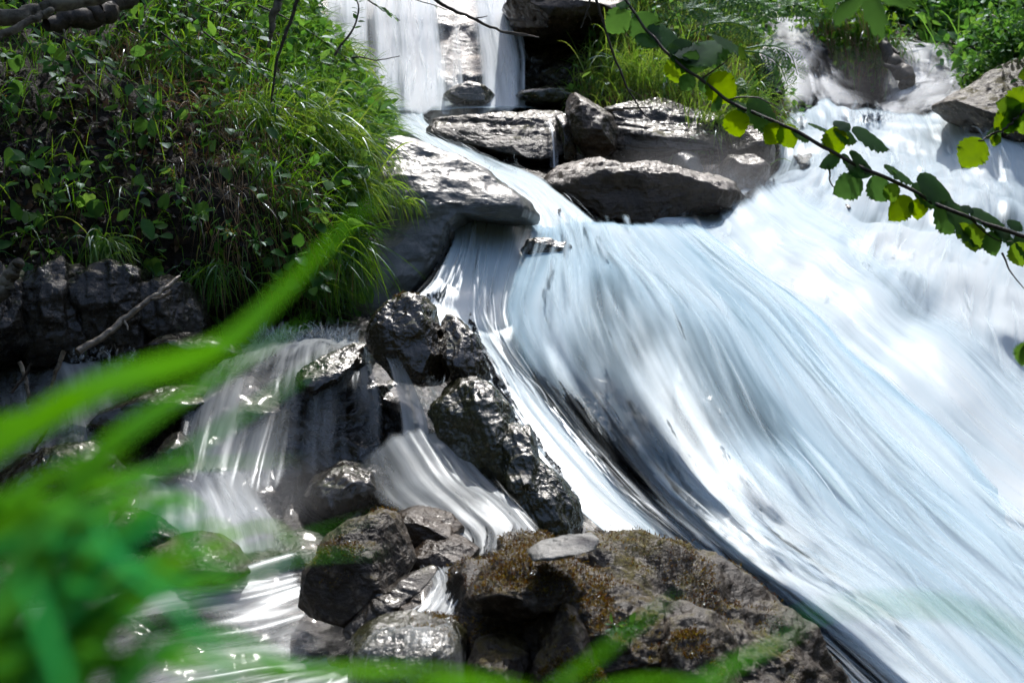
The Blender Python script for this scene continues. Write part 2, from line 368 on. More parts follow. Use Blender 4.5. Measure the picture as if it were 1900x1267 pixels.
def ribbons(roots, dirs, lens, bend, width, seg=6, rg=None, sidehint=None, taper=1.0, grav=(0, 0, -1)):
    n = len(roots); t = np.linspace(0, 1, seg + 1); g = np.array(grav, float)
    C = roots[:, None] + dirs[:, None] * (lens[:, None] * t)[..., None] + g * (lens[:, None] * bend[:, None] * t ** 2)[..., None]
    # keep length constant-ish
    dl = np.linalg.norm(np.diff(C, axis=1), axis=-1).sum(1); C = roots[:, None] + (C - roots[:, None]) * (lens / dl)[:, None, None]
    tg = unit(np.gradient(C, axis=1)); h = unit(rg.normal(0, 1, (n, 3)) + np.array([0, -.6, 0.2])) if sidehint is None else sidehint
    side = unit(np.cross(tg, h[:, None]))
    wv = width[:, None] * np.clip(np.minimum(1, (1 - t) * 2.2) * np.minimum(1, .45 + t * 3), .04, 1)
    V = np.stack([C - side * wv[..., None] * .5, C + side * wv[..., None] * .5], 2).reshape(-1, 3)
    i = np.arange(n)[:, None] * (seg + 1) * 2 + np.arange(seg)[None] * 2
    F = np.stack([i, i + 1, i + 3, i + 2], -1).reshape(-1, 4)
    return V, F, (seg + 1) * 2

# leaf templates: x along the leaf (0..1), y across, z up
def leaf_tmpl(kind):
    if kind == 'oval':
        prof = [(0, 0), (.12, .14), (.35, .27), (.6, .24), (.82, .12), (1, 0)]
    elif kind == 'narrow':
        prof = [(0, 0), (.2, .09), (.45, .13), (.75, .08), (1, 0)]
    elif kind == 'heart':
        prof = [(.02, 0), (-.05, .2), (.1, .38), (.35, .46), (.62, .38), (.85, .18), (1, 0)]
    elif kind == 'simple':
        prof = [(0, 0), (.4, .28), (1, 0)]
    k = len(prof); V = []
    for x, y in prof: V.append((x, 0, -.12 * x * x))
    for x, y in prof[1:-1]: V.append((x, y, -.12 * x * x + .18 * y))
    for x, y in prof[1:-1]: V.append((x, -y, -.12 * x * x + .18 * y))
    F = []
    a = k; b_ = k + k - 2
    T = []; 
    for i in range(1, k - 2):
        F.append((i, i + 1, a + i, a + i - 1)); F.append((i + 1, i, b_ + i - 1, b_ + i))
    T += [(0, 1, a), (0, b_, 1), (k - 2, k - 1, a + k - 3), (k - 1, k - 2, b_ + k - 3)]
    return np.array(V, float), np.array(F if F else np.zeros((0, 4)), int).reshape(-1, 4), np.array(T, int)

def serrated(kind, n=15, seed=0):
    """large foreground leaves with toothed edge and veins pleated into the blade"""
    rg = np.random.default_rng(seed); V = []; F = []
    x = np.linspace(0, 1, n)
    if kind == 'hazel': w = .46 * np.sin(np.pi * np.clip(x * .97 + .03, 0, 1) ** .85) ** .62 ; w[-1] = 0
    for i in range(n):
        tooth = 1 + (.10 if i % 2 else -.05)
        for j in range(-4, 5):
            s = j / 4; y = w[i] * s * (tooth if abs(j) == 4 else 1)
            xx = x[i] + .10 * (1 - abs(s)) * 0 - .06 * abs(s) ** 2 * (1 if i > n // 2 else -.6)
            z = .10 * abs(y) + .014 * math.cos(i * math.pi) * (abs(s) > .2) * (1 - abs(s) * .3) - .16 * x[i] ** 2 - .35 * y * y
            V.append((xx, y, z))
    F = grid_faces(n, 9)
    return np.array(V, float), F, np.zeros((0, 3), int)

def scatter(tm, pos, dirv, nrm, size, rg, curl=None):
    """instances of a template; returns V, [F4, F3], count per instance"""
    T, F4, F3 = tm; n = len(pos); x = unit(dirv); z = unit(nrm - (nrm * x).sum(-1, keepdims=True) * x); y = np.cross(z, x)
    t = T[None] * size[:, None, None]
    if curl is not None: t = t * np.stack([np.ones(n), np.ones(n), curl], -1)[:, None]
    V = pos[:, None] + t[..., :1] * x[:, None] + t[..., 1:2] * y[:, None] + t[..., 2:] * z[:, None]
    off = (np.arange(n) * len(T))[:, None, None]
    Fs = []
    if len(F4): Fs.append((F4[None] + off).reshape(-1, 4))
    if len(F3): Fs.append((F3[None] + off).reshape(-1, 3))
    return V.reshape(-1, 3), Fs, len(T)

class Bag:
    def __init__(s): s.V = []; s.F4 = []; s.F3 = []; s.r = []; s.n = 0
    def add(s, V, Fs, per, rnd):
        if not isinstance(Fs, list): Fs = [Fs]
        for f in Fs:
            (s.F4 if f.shape[1] == 4 else s.F3).append(f + s.n)
        s.V.append(V); s.r.append(np.repeat(rnd, per)); s.n += len(V)
    def grass(s, roots, dirs, lens, bend, width, rg, seg=6, rnd=None, **k):
        V, F, per = ribbons(roots, dirs, lens, bend, width, seg, rg, **k); s.add(V, F, per, rg.random(len(roots)) if rnd is None else rnd)
    def leaves(s, kind, pos, dirv, nrm, size, rg, rnd=None, curl=None):
        V, F, per = scatter(TM[kind], pos, dirv, nrm, size, rg, curl); s.add(V, F, per, rg.random(len(pos)) if rnd is None else rnd)
    def tube(s, pts, rad, sides=7, rnd=.5, n=None, jit=0, seed=0):
        V, F = tube(pts, rad, sides, n, jit, seed); s.F4.append(F + s.n); s.V.append(V); s.r.append(np.full(len(V), rnd)); s.n += len(V)
    def obj(s, name, mat, parent=None):
        Fs = []
        if s.F4: Fs.append(np.concatenate(s.F4))
        if s.F3: Fs.append(np.concatenate(s.F3))
        return mesh_obj(name, np.concatenate(s.V), Fs, mat, parent, {'rnd': np.concatenate(s.r)})
TM = {k: leaf_tmpl(k) for k in ('oval', 'narrow', 'heart', 'simple')}
TM['hazel'] = serrated('hazel')

def tube(pts, rad, sides=7, n=None, jit=0, seed=0):
    pts = np.array(pts, float); rad = np.array(rad, float) if np.ndim(rad) else np.full(len(pts), rad)
    n = n or max(len(pts) * 5, 8); C = catmull(pts, n); r = catmull(rad[:, None], n)[:, 0] if len(rad) == len(pts) else np.interp(np.linspace(0, 1, n), np.linspace(0, 1, len(rad)), rad)
    if jit: C = C + jit * np.stack([noise(np.stack([np.arange(n) * .35, np.full(n, k), np.full(n, seed)], -1), seed) for k in range(3)], -1)
    T = unit(np.gradient(C, axis=0)); a = unit(np.cross(T, np.array([.13, .2, 1.]))); b = np.cross(T, a)
    th = np.linspace(0, 2 * np.pi, sides, endpoint=False)
    rr = r[:, None] * (1 + (.12 * noise(np.stack([np.repeat(np.arange(n)[:, None] * .8, sides, 1), np.repeat(np.arange(sides)[None] * .9, n, 0), np.full((n, sides), seed)], -1), seed) if n > 3 else 0))
    V = C[:, None] + (a[:, None] * np.cos(th)[None, :, None] + b[:, None] * np.sin(th)[None, :, None]) * rr[..., None]
    i = np.arange(n - 1)[:, None] * sides; j = np.arange(sides)[None]; k = (np.arange(sides) + 1) % sides
    F = np.stack([i + j, i + k[None], i + sides + k[None], i + sides + j], -1).reshape(-1, 4)
    return V.reshape(-1, 3), F

class Surf:
    """ground patch from rows of (px, py, d) running left to right, rows top to bottom"""
    def __init__(s, rows, nu, nv, big=.05, fine=.015, seed=1):
        L = np.array(rows, float); W = P(L[..., 0], L[..., 1], L[..., 2]); G = catmull(catmull(W, nv, 0), nu, 1)
        N = grid_normals(G)
        G = G + N * (big * fbm(G * 2.2, 4, seed) + fine * ridged(G * 9, 4, seed + 3))[..., None]
        s.G = G; s.N = grid_normals(G); s.px, s.py, s.d = proj(G); s.nu = nu; s.nv = nv
    def build(s, name, mat): return mesh_obj(name, s.G.reshape(-1, 3), grid_faces(s.nv, s.nu), mat)
    def sample(s, n, rg, ok=None):
        """n random points weighted by area; ok(px,py)->prob"""
        e = np.linalg.norm(np.cross(s.G[1:, :-1] - s.G[:-1, :-1], s.G[:-1, 1:] - s.G[:-1, :-1]), axis=-1)
        if ok is not None: e = e * ok(s.px[:-1, :-1], s.py[:-1, :-1])
        p = e.ravel() / e.sum(); k = rg.choice(len(p), n, p=p); j, i = np.divmod(k, s.nu - 1); a = rg.random((n, 1)); b = rg.random((n, 1))
        G = s.G
        pos = (G[j, i] * (1 - a) + G[j, i + 1] * a) * (1 - b) + (G[j + 1, i] * (1 - a) + G[j + 1, i + 1] * a) * b
        return pos, s.N[j, i]

def inpoly(poly):
    poly = np.array(poly, float)
    def f(px, py):
        r = np.zeros(px.shape, bool); j = len(poly) - 1
        for i in range(len(poly)):
            xi, yi = poly[i]; xj, yj = poly[j]
            r ^= ((yi > py) != (yj > py)) & (px < (xj - xi) * (py - yi) / (yj - yi + 1e-9) + xi); j = i
        return r.astype(float)
    return f

# ================================================================== LARGE STRUCTURE: water
FALL = 'white silky water falling and rushing down between the rocks'
# upper curtain
cur = []
for x, a, dx in ((590, .85, 0), (625, .6, 2), (650, 1., 4), (685, .45, 5), (705, .95, 6), (735, .6, 7), (760, 1.1, 8), (785, 1.05, 9), (806, .7, 10), (828, .22, 8), (845, .4, 6), (858, .1, 4), (876, .28, 6), (894, .75, 14), (918, 1.1, 24), (938, .8, 18), (948, .2, 16), (957, .45, 16), (966, .0, 6)):
    top = 14 if x > 850 else 6
    a = a * 1.0 + .12
    cur.append([(x, -70, 12.2, a), (x, -18, 11.4, a), (x + dx * .1, top, 10.72, a), (x + dx * .5, top + 48, 10.42, a * .97), (x + dx, 110, 10.18, a * .97), (x + dx, 160, 9.96, a * .95), (x + dx * 1.1, 214, 9.72, a * 1.02)])
water('waterfall', cur, M['curtain'], 260, 110, amp=.006, fu=11, fv=.9, big=.02, strands=1000, sw=(.003, .014), slen=(.15, .8), lift=.05, sa=(.08, .4), dap=.4, bs=(7, .5), eu=(.05, .07), ev=(0, .05), seed=3)
# pool and channel behind the slab
water('water', [[(690, 190, 10.3, .7), (716, 222, 9.9, .9), (750, 246, 9.2, 1.1), (805, 282, 8.5, 1.15), (870, 318, 7.9, 1.1), (935, 352, 7.35, 1.1), (980, 392, 6.95, 1.1), (990, 440, 6.6, 1.1)],
                [(740, 185, 10.2, 1.1), (745, 212, 9.8, 1.15), (772, 236, 9.4, 1.2), (828, 268, 8.8, 1.1), (895, 303, 8.2, 1.05), (965, 340, 7.7, 1.15), (1020, 385, 7.2, 1.2), (1050, 435, 6.9, 1.2)],
                [(800, 182, 10.1, 1.), (790, 205, 9.75, 1.), (798, 232, 9.5, 1.), (850, 262, 9.1, .8), (925, 298, 8.7, .6), (1000, 332, 8.2, .9), (1070, 380, 7.6, 1.2), (1130, 440, 7.1, 1.2)]],
      M['falls'], 60, 130, amp=.012, big=.02, strands=260, slen=(.2, .7), lift=.03, eu=(.12, .1), ev=(.05, .03), seed=5)
water('water', [[(640, 190, 10.3, .6), (640, 205, 9.9, .7)], [(800, 182, 10.3, 1.05), (800, 204, 9.75, 1.05)], [(900, 180, 10.3, .95), (900, 200, 9.7, .8)], [(1010, 186, 10.3, .35), (1040, 206, 9.7, .3)]],
      M['falls'], 60, 20, amp=.004, big=.02, strands=0, eu=(.1, .2), ev=(.2, 0), seed=6)
# little spout over the slab
water('water', [[(1006, 226, 9.05, .9), (1012, 238, 8.93, .9), (1016, 270, 8.86, .75), (1018, 316, 8.8, .8)], [(1028, 224, 9.05, 1.), (1032, 238, 8.93, 1.), (1036, 272, 8.86, .85), (1038, 318, 8.8, .9)]],
      M['drips'], 24, 30, amp=.01, fu=30, big=.004, strands=30, sw=(.001, .004), slen=(.1, .3), lift=.01, eu=(.15, .15), ev=(.05, .1), seed=7, bed=0)
# left side of the great fall, running down behind the rock stack
L0 = [(836, 395, 6.6, .9), (832, 450, 6.3, 1.1), (796, 520, 6.0, 1.1), (756, 572, 5.85, .9), (850, 640, 5.7, 1.), (905, 720, 5.5, .95), (965, 830, 5.2, 1.1), (1060, 940, 5.0, 1.2), (1200, 1050, 4.8, 1.2), (1400, 1190, 4.5, 1.2), (1560, 1340, 4.2, 1.2)]
L1 = [(900, 398, 6.6, 1.1), (890, 460, 6.34, 1.1), (880, 530, 6.07, 1.1), (880, 600, 5.95, 1.), (925, 680, 5.65, .95), (985, 770, 5.4, 1.1), (1060, 865, 5.2, 1.2), (1150, 955, 5.03, 1.2), (1300, 1065, 4.83, 1.1), (1450, 1185, 4.63, 1.2), (1620, 1340, 4.35, 1.2)]
L2 = [(965, 392, 6.68, 1.2), (950, 460, 6.42, 1.1), (935, 530, 6.15, 1.), (930, 600, 6.0, .9), (965, 680, 5.75, .75), (1030, 765, 5.52, .8), (1105, 855, 5.32, .95), (1195, 950, 5.13, .95), (1330, 1055, 4.93, .9), (1490, 1175, 4.73, 1.1), (1680, 1340, 4.45, 1.2)]
L3 = [(x + 70, y, d + (.04 if y < 700 else -.07), .95) for x, y, d, *_ in L2]
water('waterfall', [L0, L1, L2, L3], M['falls'], 140, 300, amp=.009, fu=9, big=.03, strands=600, sa=(.1, .4), sw=(.003, .014), slen=(.25, 1.1), lift=.05, eu=(.06, .3), ev=(.03, 0), seed=9, dap=.6, bs=(2.5, 1.2))
# veil over the great hump; lower mid-row density paints its shaded face blue
H0 = [(975, 396, 6.8, 1.0), (968, 455, 6.42, 0.55), (950, 520, 6.15, 0.6), (935, 590, 5.97, 0.5), (965, 670, 5.75, 0.3), (1030, 760, 5.55, 0.28), (1100, 850, 5.35, 0.42), (1200, 950, 5.15, 0.62), (1335, 1050, 4.95, 0.8), (1500, 1170, 4.75, 1.0), (1690, 1340, 4.45, 1.1)]
H1 = [(1030, 400, 7.3, 1.1), (1040, 452, 6.45, 0.6), (1035, 520, 6.05, 0.6), (1040, 600, 5.82, 0.6), (1080, 690, 5.62, 0.5), (1140, 780, 5.42, 0.4), (1200, 870, 5.25, 0.42), (1290, 960, 5.07, 0.6), (1410, 1060, 4.87, 0.85), (1570, 1180, 4.67, 1.05), (1750, 1340, 4.4, 1.1)]
H2 = [(1100, 405, 7.4, 1.1), (1110, 456, 6.5, 0.8), (1150, 530, 6.02, 0.4), (1190, 610, 5.74, 0.3), (1230, 700, 5.5, 0.28), (1275, 790, 5.3, 0.3), (1330, 880, 5.14, 0.5), (1410, 970, 5.0, 0.85), (1540, 1070, 4.83, 0.95), (1680, 1180, 4.63, 1.05), (1850, 1340, 4.36, 1.1)]
H3 = [(1160, 410, 7.5, 1.2), (1190, 468, 6.7, 1.0), (1250, 540, 6.15, 0.7), (1310, 620, 5.8, 0.4), (1360, 710, 5.52, 0.35), (1410, 800, 5.32, 0.45), (1480, 890, 5.15, 0.85), (1560, 980, 5.0, 0.9), (1670, 1075, 4.86, 0.95), (1790, 1185, 4.68, 1.0), (1930, 1340, 4.42, 1.1)]
H4 = [(1230, 415, 7.6, 1.2), (1300, 490, 7.0, 0.55), (1390, 565, 6.45, 0.5), (1460, 645, 6.05, 0.65), (1530, 735, 5.75, 0.9), (1610, 825, 5.55, 1.05), (1700, 915, 5.37, 0.95), (1790, 1000, 5.2, 0.85), (1880, 1090, 5.05, 0.9), (1980, 1195, 4.9, 1.0), (2120, 1340, 4.65, 1.1)]
H5 = [(1300, 415, 7.8, 1.2), (1390, 490, 7.3, 1.1), (1510, 570, 6.75, 1.1), (1600, 650, 6.4, 1.2), (1700, 745, 6.05, 1.2), (1800, 835, 5.8, 1.15), (1900, 925, 5.6, 1.0), (2000, 1010, 5.4, 1.0), (2080, 1100, 5.25, 1.0), (2180, 1195, 5.1, 1.0), (2320, 1340, 4.9, 1.0)]
water('waterfall', [H0, H1, H2, H3, H4, H5], M['veil'], 420, 360, amp=.006, fu=6.5, fv=.6, big=.028, strands=800, sw=(.006, .035), slen=(.3, 1.3), lift=.05, sa=(.05, .22), dap=.42, wst=.5, sj=.022, bs=(1.7, .9), eu=(.05, .06), ev=(.03, 0), seed=11,
      bumps=((1250, 640, 200, 160, .03),), bed=.22)
# the broad torrent on the right; lower density at the ledge step paints its shading
T0 = [(1440, 165, 10.5, 1.), (1447, 240, 9.9, 1.05), (1425, 320, 9.1, 1.1), (1340, 375, 8.5, 1.), (1225, 405, 8.0, 1.), (1150, 425, 7.7, 1.), (1100, 450, 7.4, 1.), (1120, 520, 6.9, 1.)]
T1 = [(1500, 175, 10.5, 1.05), (1515, 250, 9.7, 1.08), (1495, 330, 8.9, 1.08), (1420, 395, 8.3, 1.08), (1370, 440, 7.8, 1.08), (1340, 470, 7.5, 1.05), (1330, 505, 7.2, 1.05), (1420, 640, 6.7, 1.05)]
T2 = [(1580, 205, 10.3, 1.05), (1600, 260, 9.6, 1.08), (1605, 340, 8.9, 1.08), (1570, 430, 8.1, 1.08), (1540, 510, 7.45, 1.15), (1535, 590, 6.9, .95), (1570, 680, 6.6, 1.05), (1650, 830, 6.25, 1.05)]
T3 = [(1680, 212, 10.1, 1.05), (1715, 280, 9.5, 1.08), (1725, 360, 8.8, 1.08), (1700, 450, 8.0, 1.05), (1680, 545, 7.35, .95), (1700, 660, 6.75, .75), (1770, 820, 6.3, 1.05), (1860, 990, 5.95, 1.05)]
T4 = [(1770, 190, 9.8, 1.1), (1820, 260, 9.3, 1.05), (1850, 350, 8.7, 1.05), (1860, 450, 8.0, 1.05), (1850, 580, 7.3, 1.1), (1890, 780, 6.5, .85), (1990, 1010, 5.8, 1.1), (2080, 1200, 5.5, 1.)]
T5 = [(1850, 190, 9.4, 1.1), (1930, 250, 9.0, 1.05), (1990, 350, 8.5, 1.05), (2050, 480, 7.8, 1.05), (2100, 650, 7.0, 1.1), (2220, 900, 6.3, .9), (2330, 1250, 5.5, 1.), (2400, 1400, 5.2, 1.)]
water('river_water', [T0, T1, T2, T3, T4, T5], M['torrent'], 300, 280, amp=.004, fu=5, fv=.8, big=.09, strands=1200, sw=(.006, .035), slen=(.2, .7), lift=.08, eu=(.03, .02), ev=(.03, 0), seed=13, sa=(.06,.3), bed=.6, bil=.12, dap=.95, sj=.02,
      bumps=((1640, 550, 130, 34, .09), (1560, 330, 120, 30, .05), (1760, 400, 130, 30, .05), (1500, 450, 120, 25, .04), (1680, 250, 80, 20, .05), (1850, 640, 90, 40, .06)))
water('river_water', [[(x - 60, y + 20, d + .10, 1.2) for x, y, d, *_ in H4], [(x, y, d + .05, 1.2) for x, y, d, *_ in H5], [(x + 90, y - 60, d + .30, 1.2) for x, y, d, *_ in H5], [(x + 190, y - 110, d + .7, 1.2) for x, y, d, *_ in H5]],
      M['torrent'], 90, 160, amp=.005, fu=6, big=.05, strands=300, sw=(.006, .02), slen=(.3, 1.), lift=.06, eu=(0, .45), ev=(.03, 0), seed=14, bed=.30, sa=(.06, .3), dap=.6, bil=.05)
# upper right falls
water('waterfall', [[(1375, 45, 12.25, 1.25), (1400, 52, 11.75, 1.30), (1432, 95, 11.25, 1.30), (1446, 145, 10.75, 1.30), (1446, 215, 10.3, 1.10)],
                    [(1432, 42, 12.25, 1.30), (1452, 52, 11.75, 1.30), (1474, 90, 11.25, 1.30), (1492, 145, 10.75, 1.30), (1510, 225, 10.2, 1.50)],
                    [(1508, 38, 12.25, 1.30), (1512, 50, 11.75, 1.30), (1514, 90, 11.35, 0.95), (1560, 165, 10.75, 1.00), (1630, 235, 10.1, 1.30)]],
      M['curtain'], 90, 90, amp=.005, fu=9, big=.02, strands=380, sw=(.003, 0.31), slen=(.2, 1.00), lift=.05, eu=(.05, 0.40), ev=(0, 0.35), seed=15, bed=.7)
water('waterfall', [[(1636, 72, 11.80, 1.15), (1652, 95, 11.55, 1.25), (1668, 135, 11.30, 0.95), (1660, 185, 10.90, 0.85), (1600, 235, 10.55, 1.20)],
                    [(1690, 82, 11.80, 1.30), (1712, 100, 11.55, 1.30), (1742, 140, 11.25, 1.30), (1730, 185, 10.75, 1.15), (1690, 235, 10.40, 1.30)],
                    [(1730, 95, 11.80, 1.25), (1752, 115, 11.55, 1.30), (1792, 158, 11.15, 1.15), (1800, 178, 10.65, 1.25), (1775, 225, 10.25, 1.30)]],
      M['curtain'], 90, 90, amp=.005, fu=8, big=.02, strands=260, sw=(.003, 0.31), slen=(.2, 1.00), lift=.05, eu=(.1, 0.42), ev=(0, 0.35), seed=17, bed=.7)

# ---- the brook on the left
BR = M['brook']
water('water', [[(720, 640, 5.35, .9), (690, 660, 4.95, .7), (700, 690, 4.72, .6), (712, 760, 4.62, .5), (715, 850, 4.55, .45), (716, 940, 4.5, .3)],
                [(650, 622, 5.4, 1.), (640, 650, 4.95, .8), (630, 690, 4.66, .6), (625, 760, 4.58, .5), (622, 850, 4.52, .45), (620, 940, 4.45, .35)],
                [(560, 625, 5.4, 1.), (560, 655, 4.95, .85), (545, 700, 4.66, .7), (530, 770, 4.56, .65), (500, 850, 4.45, .65), (470, 930, 4.3, .6)],
                [(480, 632, 5.4, .9), (470, 660, 4.95, .8), (440, 700, 4.7, .8), (410, 770, 4.55, .75), (385, 850, 4.4, .7), (360, 930, 4.2, .7)],
                [(420, 650, 5.3, .6), (390, 672, 4.95, .7), (350, 715, 4.72, .65), (320, 775, 4.55, .6), (300, 850, 4.38, .5), (270, 930, 4.2, .6)]],
      BR, 260, 150, amp=.012, fu=16, big=.02, strands=675, sw=(.0015, .006), sa=(.04, .2), sj=.03, dap=.35, wst=.4, slen=(.08, .45), lift=.03, eu=(.04, .1), ev=(.05, .1), seed=21, bed=.1,
      bumps=((590, 655, 60, 22, .03), (680, 648, 18, 14, .02)))
water('water', [[(690, 648, 4.72, .7), (716, 668, 4.62, .8), (730, 720, 4.55, .65), (742, 790, 4.5, .7), (735, 850, 4.42, .6)],
                [(712, 642, 4.72, .7), (742, 664, 4.6, .7), (772, 715, 4.5, .8), (796, 780, 4.45, .8), (800, 850, 4.38, .8)]],
      BR, 50, 70, amp=.012, fu=20, big=.01, strands=99, sw=(.0015, .006), sa=(.04, .2), sj=.03, dap=.35, wst=.4, slen=(.1, .35), lift=.03, eu=(.15, .12), ev=(.06, .08), seed=22, bed=0)
# sheet over the brown rock, down to the mossy boulder
water('water', [[(650, 870, 4.42, .3), (670, 910, 4.3, .45), (700, 950, 4.17, .5), (760, 985, 4.02, .5), (830, 1020, 3.92, .65), (850, 1070, 3.8, .6)],
                [(740, 800, 4.42, .75), (770, 850, 4.3, .68), (800, 900, 4.18, .68), (850, 950, 4.06, .68), (890, 1000, 3.95, .68), (880, 1055, 3.82, .68)],
                [(800, 790, 4.42, .68), (830, 840, 4.3, .68), (870, 890, 4.2, .68), (920, 935, 4.08, .68), (950, 985, 3.97, .68), (920, 1040, 3.82, .68)],
                [(850, 830, 4.4, .3), (890, 865, 4.32, .35), (930, 905, 4.22, .35), (985, 960, 4.1, .6), (1010, 1000, 4.0, .6), (980, 1040, 3.85, .5)]],
      BR, 200, 140, amp=.014, fu=14, big=.025, strands=675, sw=(.0015, .006), sa=(.04, .2), sj=.03, dap=.35, wst=.4, slen=(.08, .4), lift=.03, eu=(.12, .1), ev=(.08, .05), seed=23, bed=.1)
# basin below the ledge and the run out of it
water('water', [[(180, 860, 4.4, 0.92), (200, 900, 4.2, .55), (205, 960, 4.0, 0.62), (215, 1030, 3.85, .35)],
                [(300, 850, 4.42, 1.02), (330, 900, 4.2, 0.92), (330, 965, 4.0, 0.92), (330, 1030, 3.85, 0.82)],
                [(420, 860, 4.4, 1.02), (450, 920, 4.15, 1.02), (480, 980, 3.98, .75), (500, 1050, 3.82, 0.92)],
                [(560, 880, 4.4, .35), (560, 930, 4.18, 0.72), (580, 990, 3.98, .55), (570, 1060, 3.82, .65)]],
      BR, 200, 90, amp=.018, fu=12, big=.05, strands=405, sw=(.0015, .006), sa=(.04, 0.42), sj=.03, dap=.35, wst=.4, slen=(.08, .35), lift=.03, eu=(.1, 0.32), ev=(.08, .08), seed=24, bed=.12)
water('water', [[(560, 1040, 3.85, 1.02), (420, 1068, 3.68, 1.12), (250, 1085, 3.55, 1.02), (80, 1110, 3.42, 0.82), (-160, 1150, 3.3, 0.82)],
                [(580, 1095, 3.72, .85), (480, 1120, 3.58, 0.92), (360, 1140, 3.45, .55), (180, 1180, 3.3, .45), (-120, 1230, 3.15, 0.72)],
                [(620, 1165, 3.55, .75), (560, 1190, 3.42, .75), (480, 1210, 3.3, 0.82), (300, 1250, 3.15, 0.72), (-60, 1330, 3.0, 0.72)],
                [(690, 1240, 3.3, 1.02), (650, 1270, 3.22, 1.02), (590, 1300, 3.12, 0.92), (420, 1340, 3.0, 0.72), (0, 1450, 2.85, 0.72)]],
      BR, 200, 180, amp=.02, fu=12, fv=1.4, big=.05, strands=900, sw=(.0015, .006), sa=(.04, 0.42), sj=.03, dap=.35, wst=.4, slen=(.06, .35), lift=.025, eu=(.05, .05), ev=(.08, .03), seed=25, bed=.1)
# small run between the boulders
water('water', [[(770, 1060, 3.66, .8), (796, 1085, 3.5, .8), (785, 1115, 3.4, .9), (760, 1145, 3.32, .9), (690, 1180, 3.15, .8)],
                [(880, 1045, 3.66, .9), (872, 1085, 3.5, .9), (862, 1115, 3.4, .9), (850, 1145, 3.32, .9), (850, 1185, 3.15, .7)]],
      BR, 70, 70, amp=.012, fu=18, big=.01, strands=260, sw=(.001, .003), slen=(.05, .25), lift=.02, eu=(.15, .12), ev=(.06, .1), seed=26, bed=.08)
water('water', [[(690, 1166, 3.12, .7), (672, 1180, 3.03, .6), (640, 1230, 2.98, .5), (630, 1300, 2.92, .5)],
                [(770, 1156, 3.12, .8), (765, 1172, 3.0, .5), (765, 1235, 2.93, .22), (765, 1300, 2.9, .3)],
                [(845, 1164, 3.12, .8), (862, 1182, 3.03, .5), (872, 1235, 2.98, .5), (874, 1300, 2.94, .5)]],
      BR, 110, 50, amp=.006, fu=24, big=.006, strands=160, sw=(.0008, .002), slen=(.05, .2), lift=.012, eu=(.08, .08), ev=(.06, 0), seed=27, bed=.3)
# upper left pools
water('water', [[(-160, 700, 4.95, .4), (-140, 760, 4.75, .5), (-120, 850, 4.5, .4), (-120, 930, 4.3, .5)],
                [(40, 660, 5.0, .5), (40, 720, 4.8, .5), (60, 800, 4.6, .45), (60, 900, 4.3, .5)],
                [(150, 655, 5.0, .75), (150, 690, 4.8, .7), (150, 780, 4.65, .6), (160, 860, 4.45, .5)],
                [(250, 660, 5.0, .6), (240, 700, 4.82, .6), (230, 790, 4.65, .5), (230, 870, 4.42, .5)]],
      BR, 150, 90, amp=.015, fu=13, big=.03, strands=315, sw=(.0015, .006), sa=(.04, .2), sj=.03, dap=.35, wst=.4, slen=(.08, .35), lift=.03, eu=(.05, .1), ev=(.06, .06), seed=28, bed=.1)

# ------------------------------------------------------------------ river bed under all the water
def tps(C, lam=1e-4):
    C = np.array(C, float); X = C[:, :2] / 1000; z = 1 / C[:, 2]; n = len(X)
    def K(a, b):
        r2 = ((a[:, None] - b[None]) ** 2).sum(-1); return .5 * r2 * np.log(r2 + 1e-9)
    A = np.zeros((n + 3, n + 3)); A[:n, :n] = K(X, X) + lam * np.eye(n); A[:n, n] = 1; A[:n, n + 1:] = X; A[n, :n] = 1; A[n + 1:, :n] = X.T
    w_ = np.linalg.solve(A, np.concatenate([z, [0, 0, 0]]))
    def f(px, py):
        q = np.stack([np.ravel(px), np.ravel(py)], -1) / 1000
        return (1 / np.clip(K(q, X) @ w_[:n] + w_[n] + q @ w_[n + 1:], 1 / 30, 1 / 2.2)).reshape(np.shape(px))
    return f
BED += [(1900, 680, 8.0), (2000, 800, 7.6), (1850, 560, 8.5), (1960, 950, 6.9), (1000, 120, 11.2), (1080, 140, 11.2), (1060, 60, 11.4), (1100, 200, 10.4), (1200, 250, 9.9), (1300, 300, 9.4), (1200, 330, 9.0), (1390, 300, 9.3), (1100, 340, 8.9), (900, 240, 10), (950, 290, 9.3),
        (600, 500, 6.4), (400, 500, 6.1), (200, 500, 6.0), (0, 500, 6.), (-300, 500, 6.), (600, 250, 8.4), (300, 250, 8), (0, 250, 8), (500, 0, 10), (0, 0, 10), (-500, 200, 9), (-600, 900, 4.7), (-500, 1300, 3.2), (-300, 1700, 2.6),
        (500, 1700, 2.7), (1100, 1700, 3.2), (1700, 1700, 3.9), (2600, 1700, 4.6), (900, 1270, 3.6), (1100, 1200, 3.75), (1300, 1250, 3.9), (1000, 1120, 3.85), (2700, 900, 6.6), (2700, 400, 8.2), (2200, 200, 9.3), (1900, 120, 10.6), (1600, 120, 12.2),
        (2000, 0, 13), (1560, 20, 13.2), (900, -100, 13), (620, 720, 4.95), (560, 800, 4.95), (700, 800, 4.9), (620, 880, 4.8), (520, 700, 4.95), (330, 980, 4.1)]
Dbed = tps(BED, 3e-4)
gx, gy = np.meshgrid(np.linspace(-700, 2900, 420), np.linspace(-120, 1750, 340))
G = P(gx, gy, Dbed(gx, gy) + .03); N = grid_normals(G)
G = G + N * (.05 * fbm(G * 2.6, 5, 4) + .022 * ridged(G * 8, 4, 6) - .03)[..., None]
tag(mesh_obj('river_bed', G.reshape(-1, 3), grid_faces(*G.shape[:2]), M['bed']), None, None, None, 'structure')

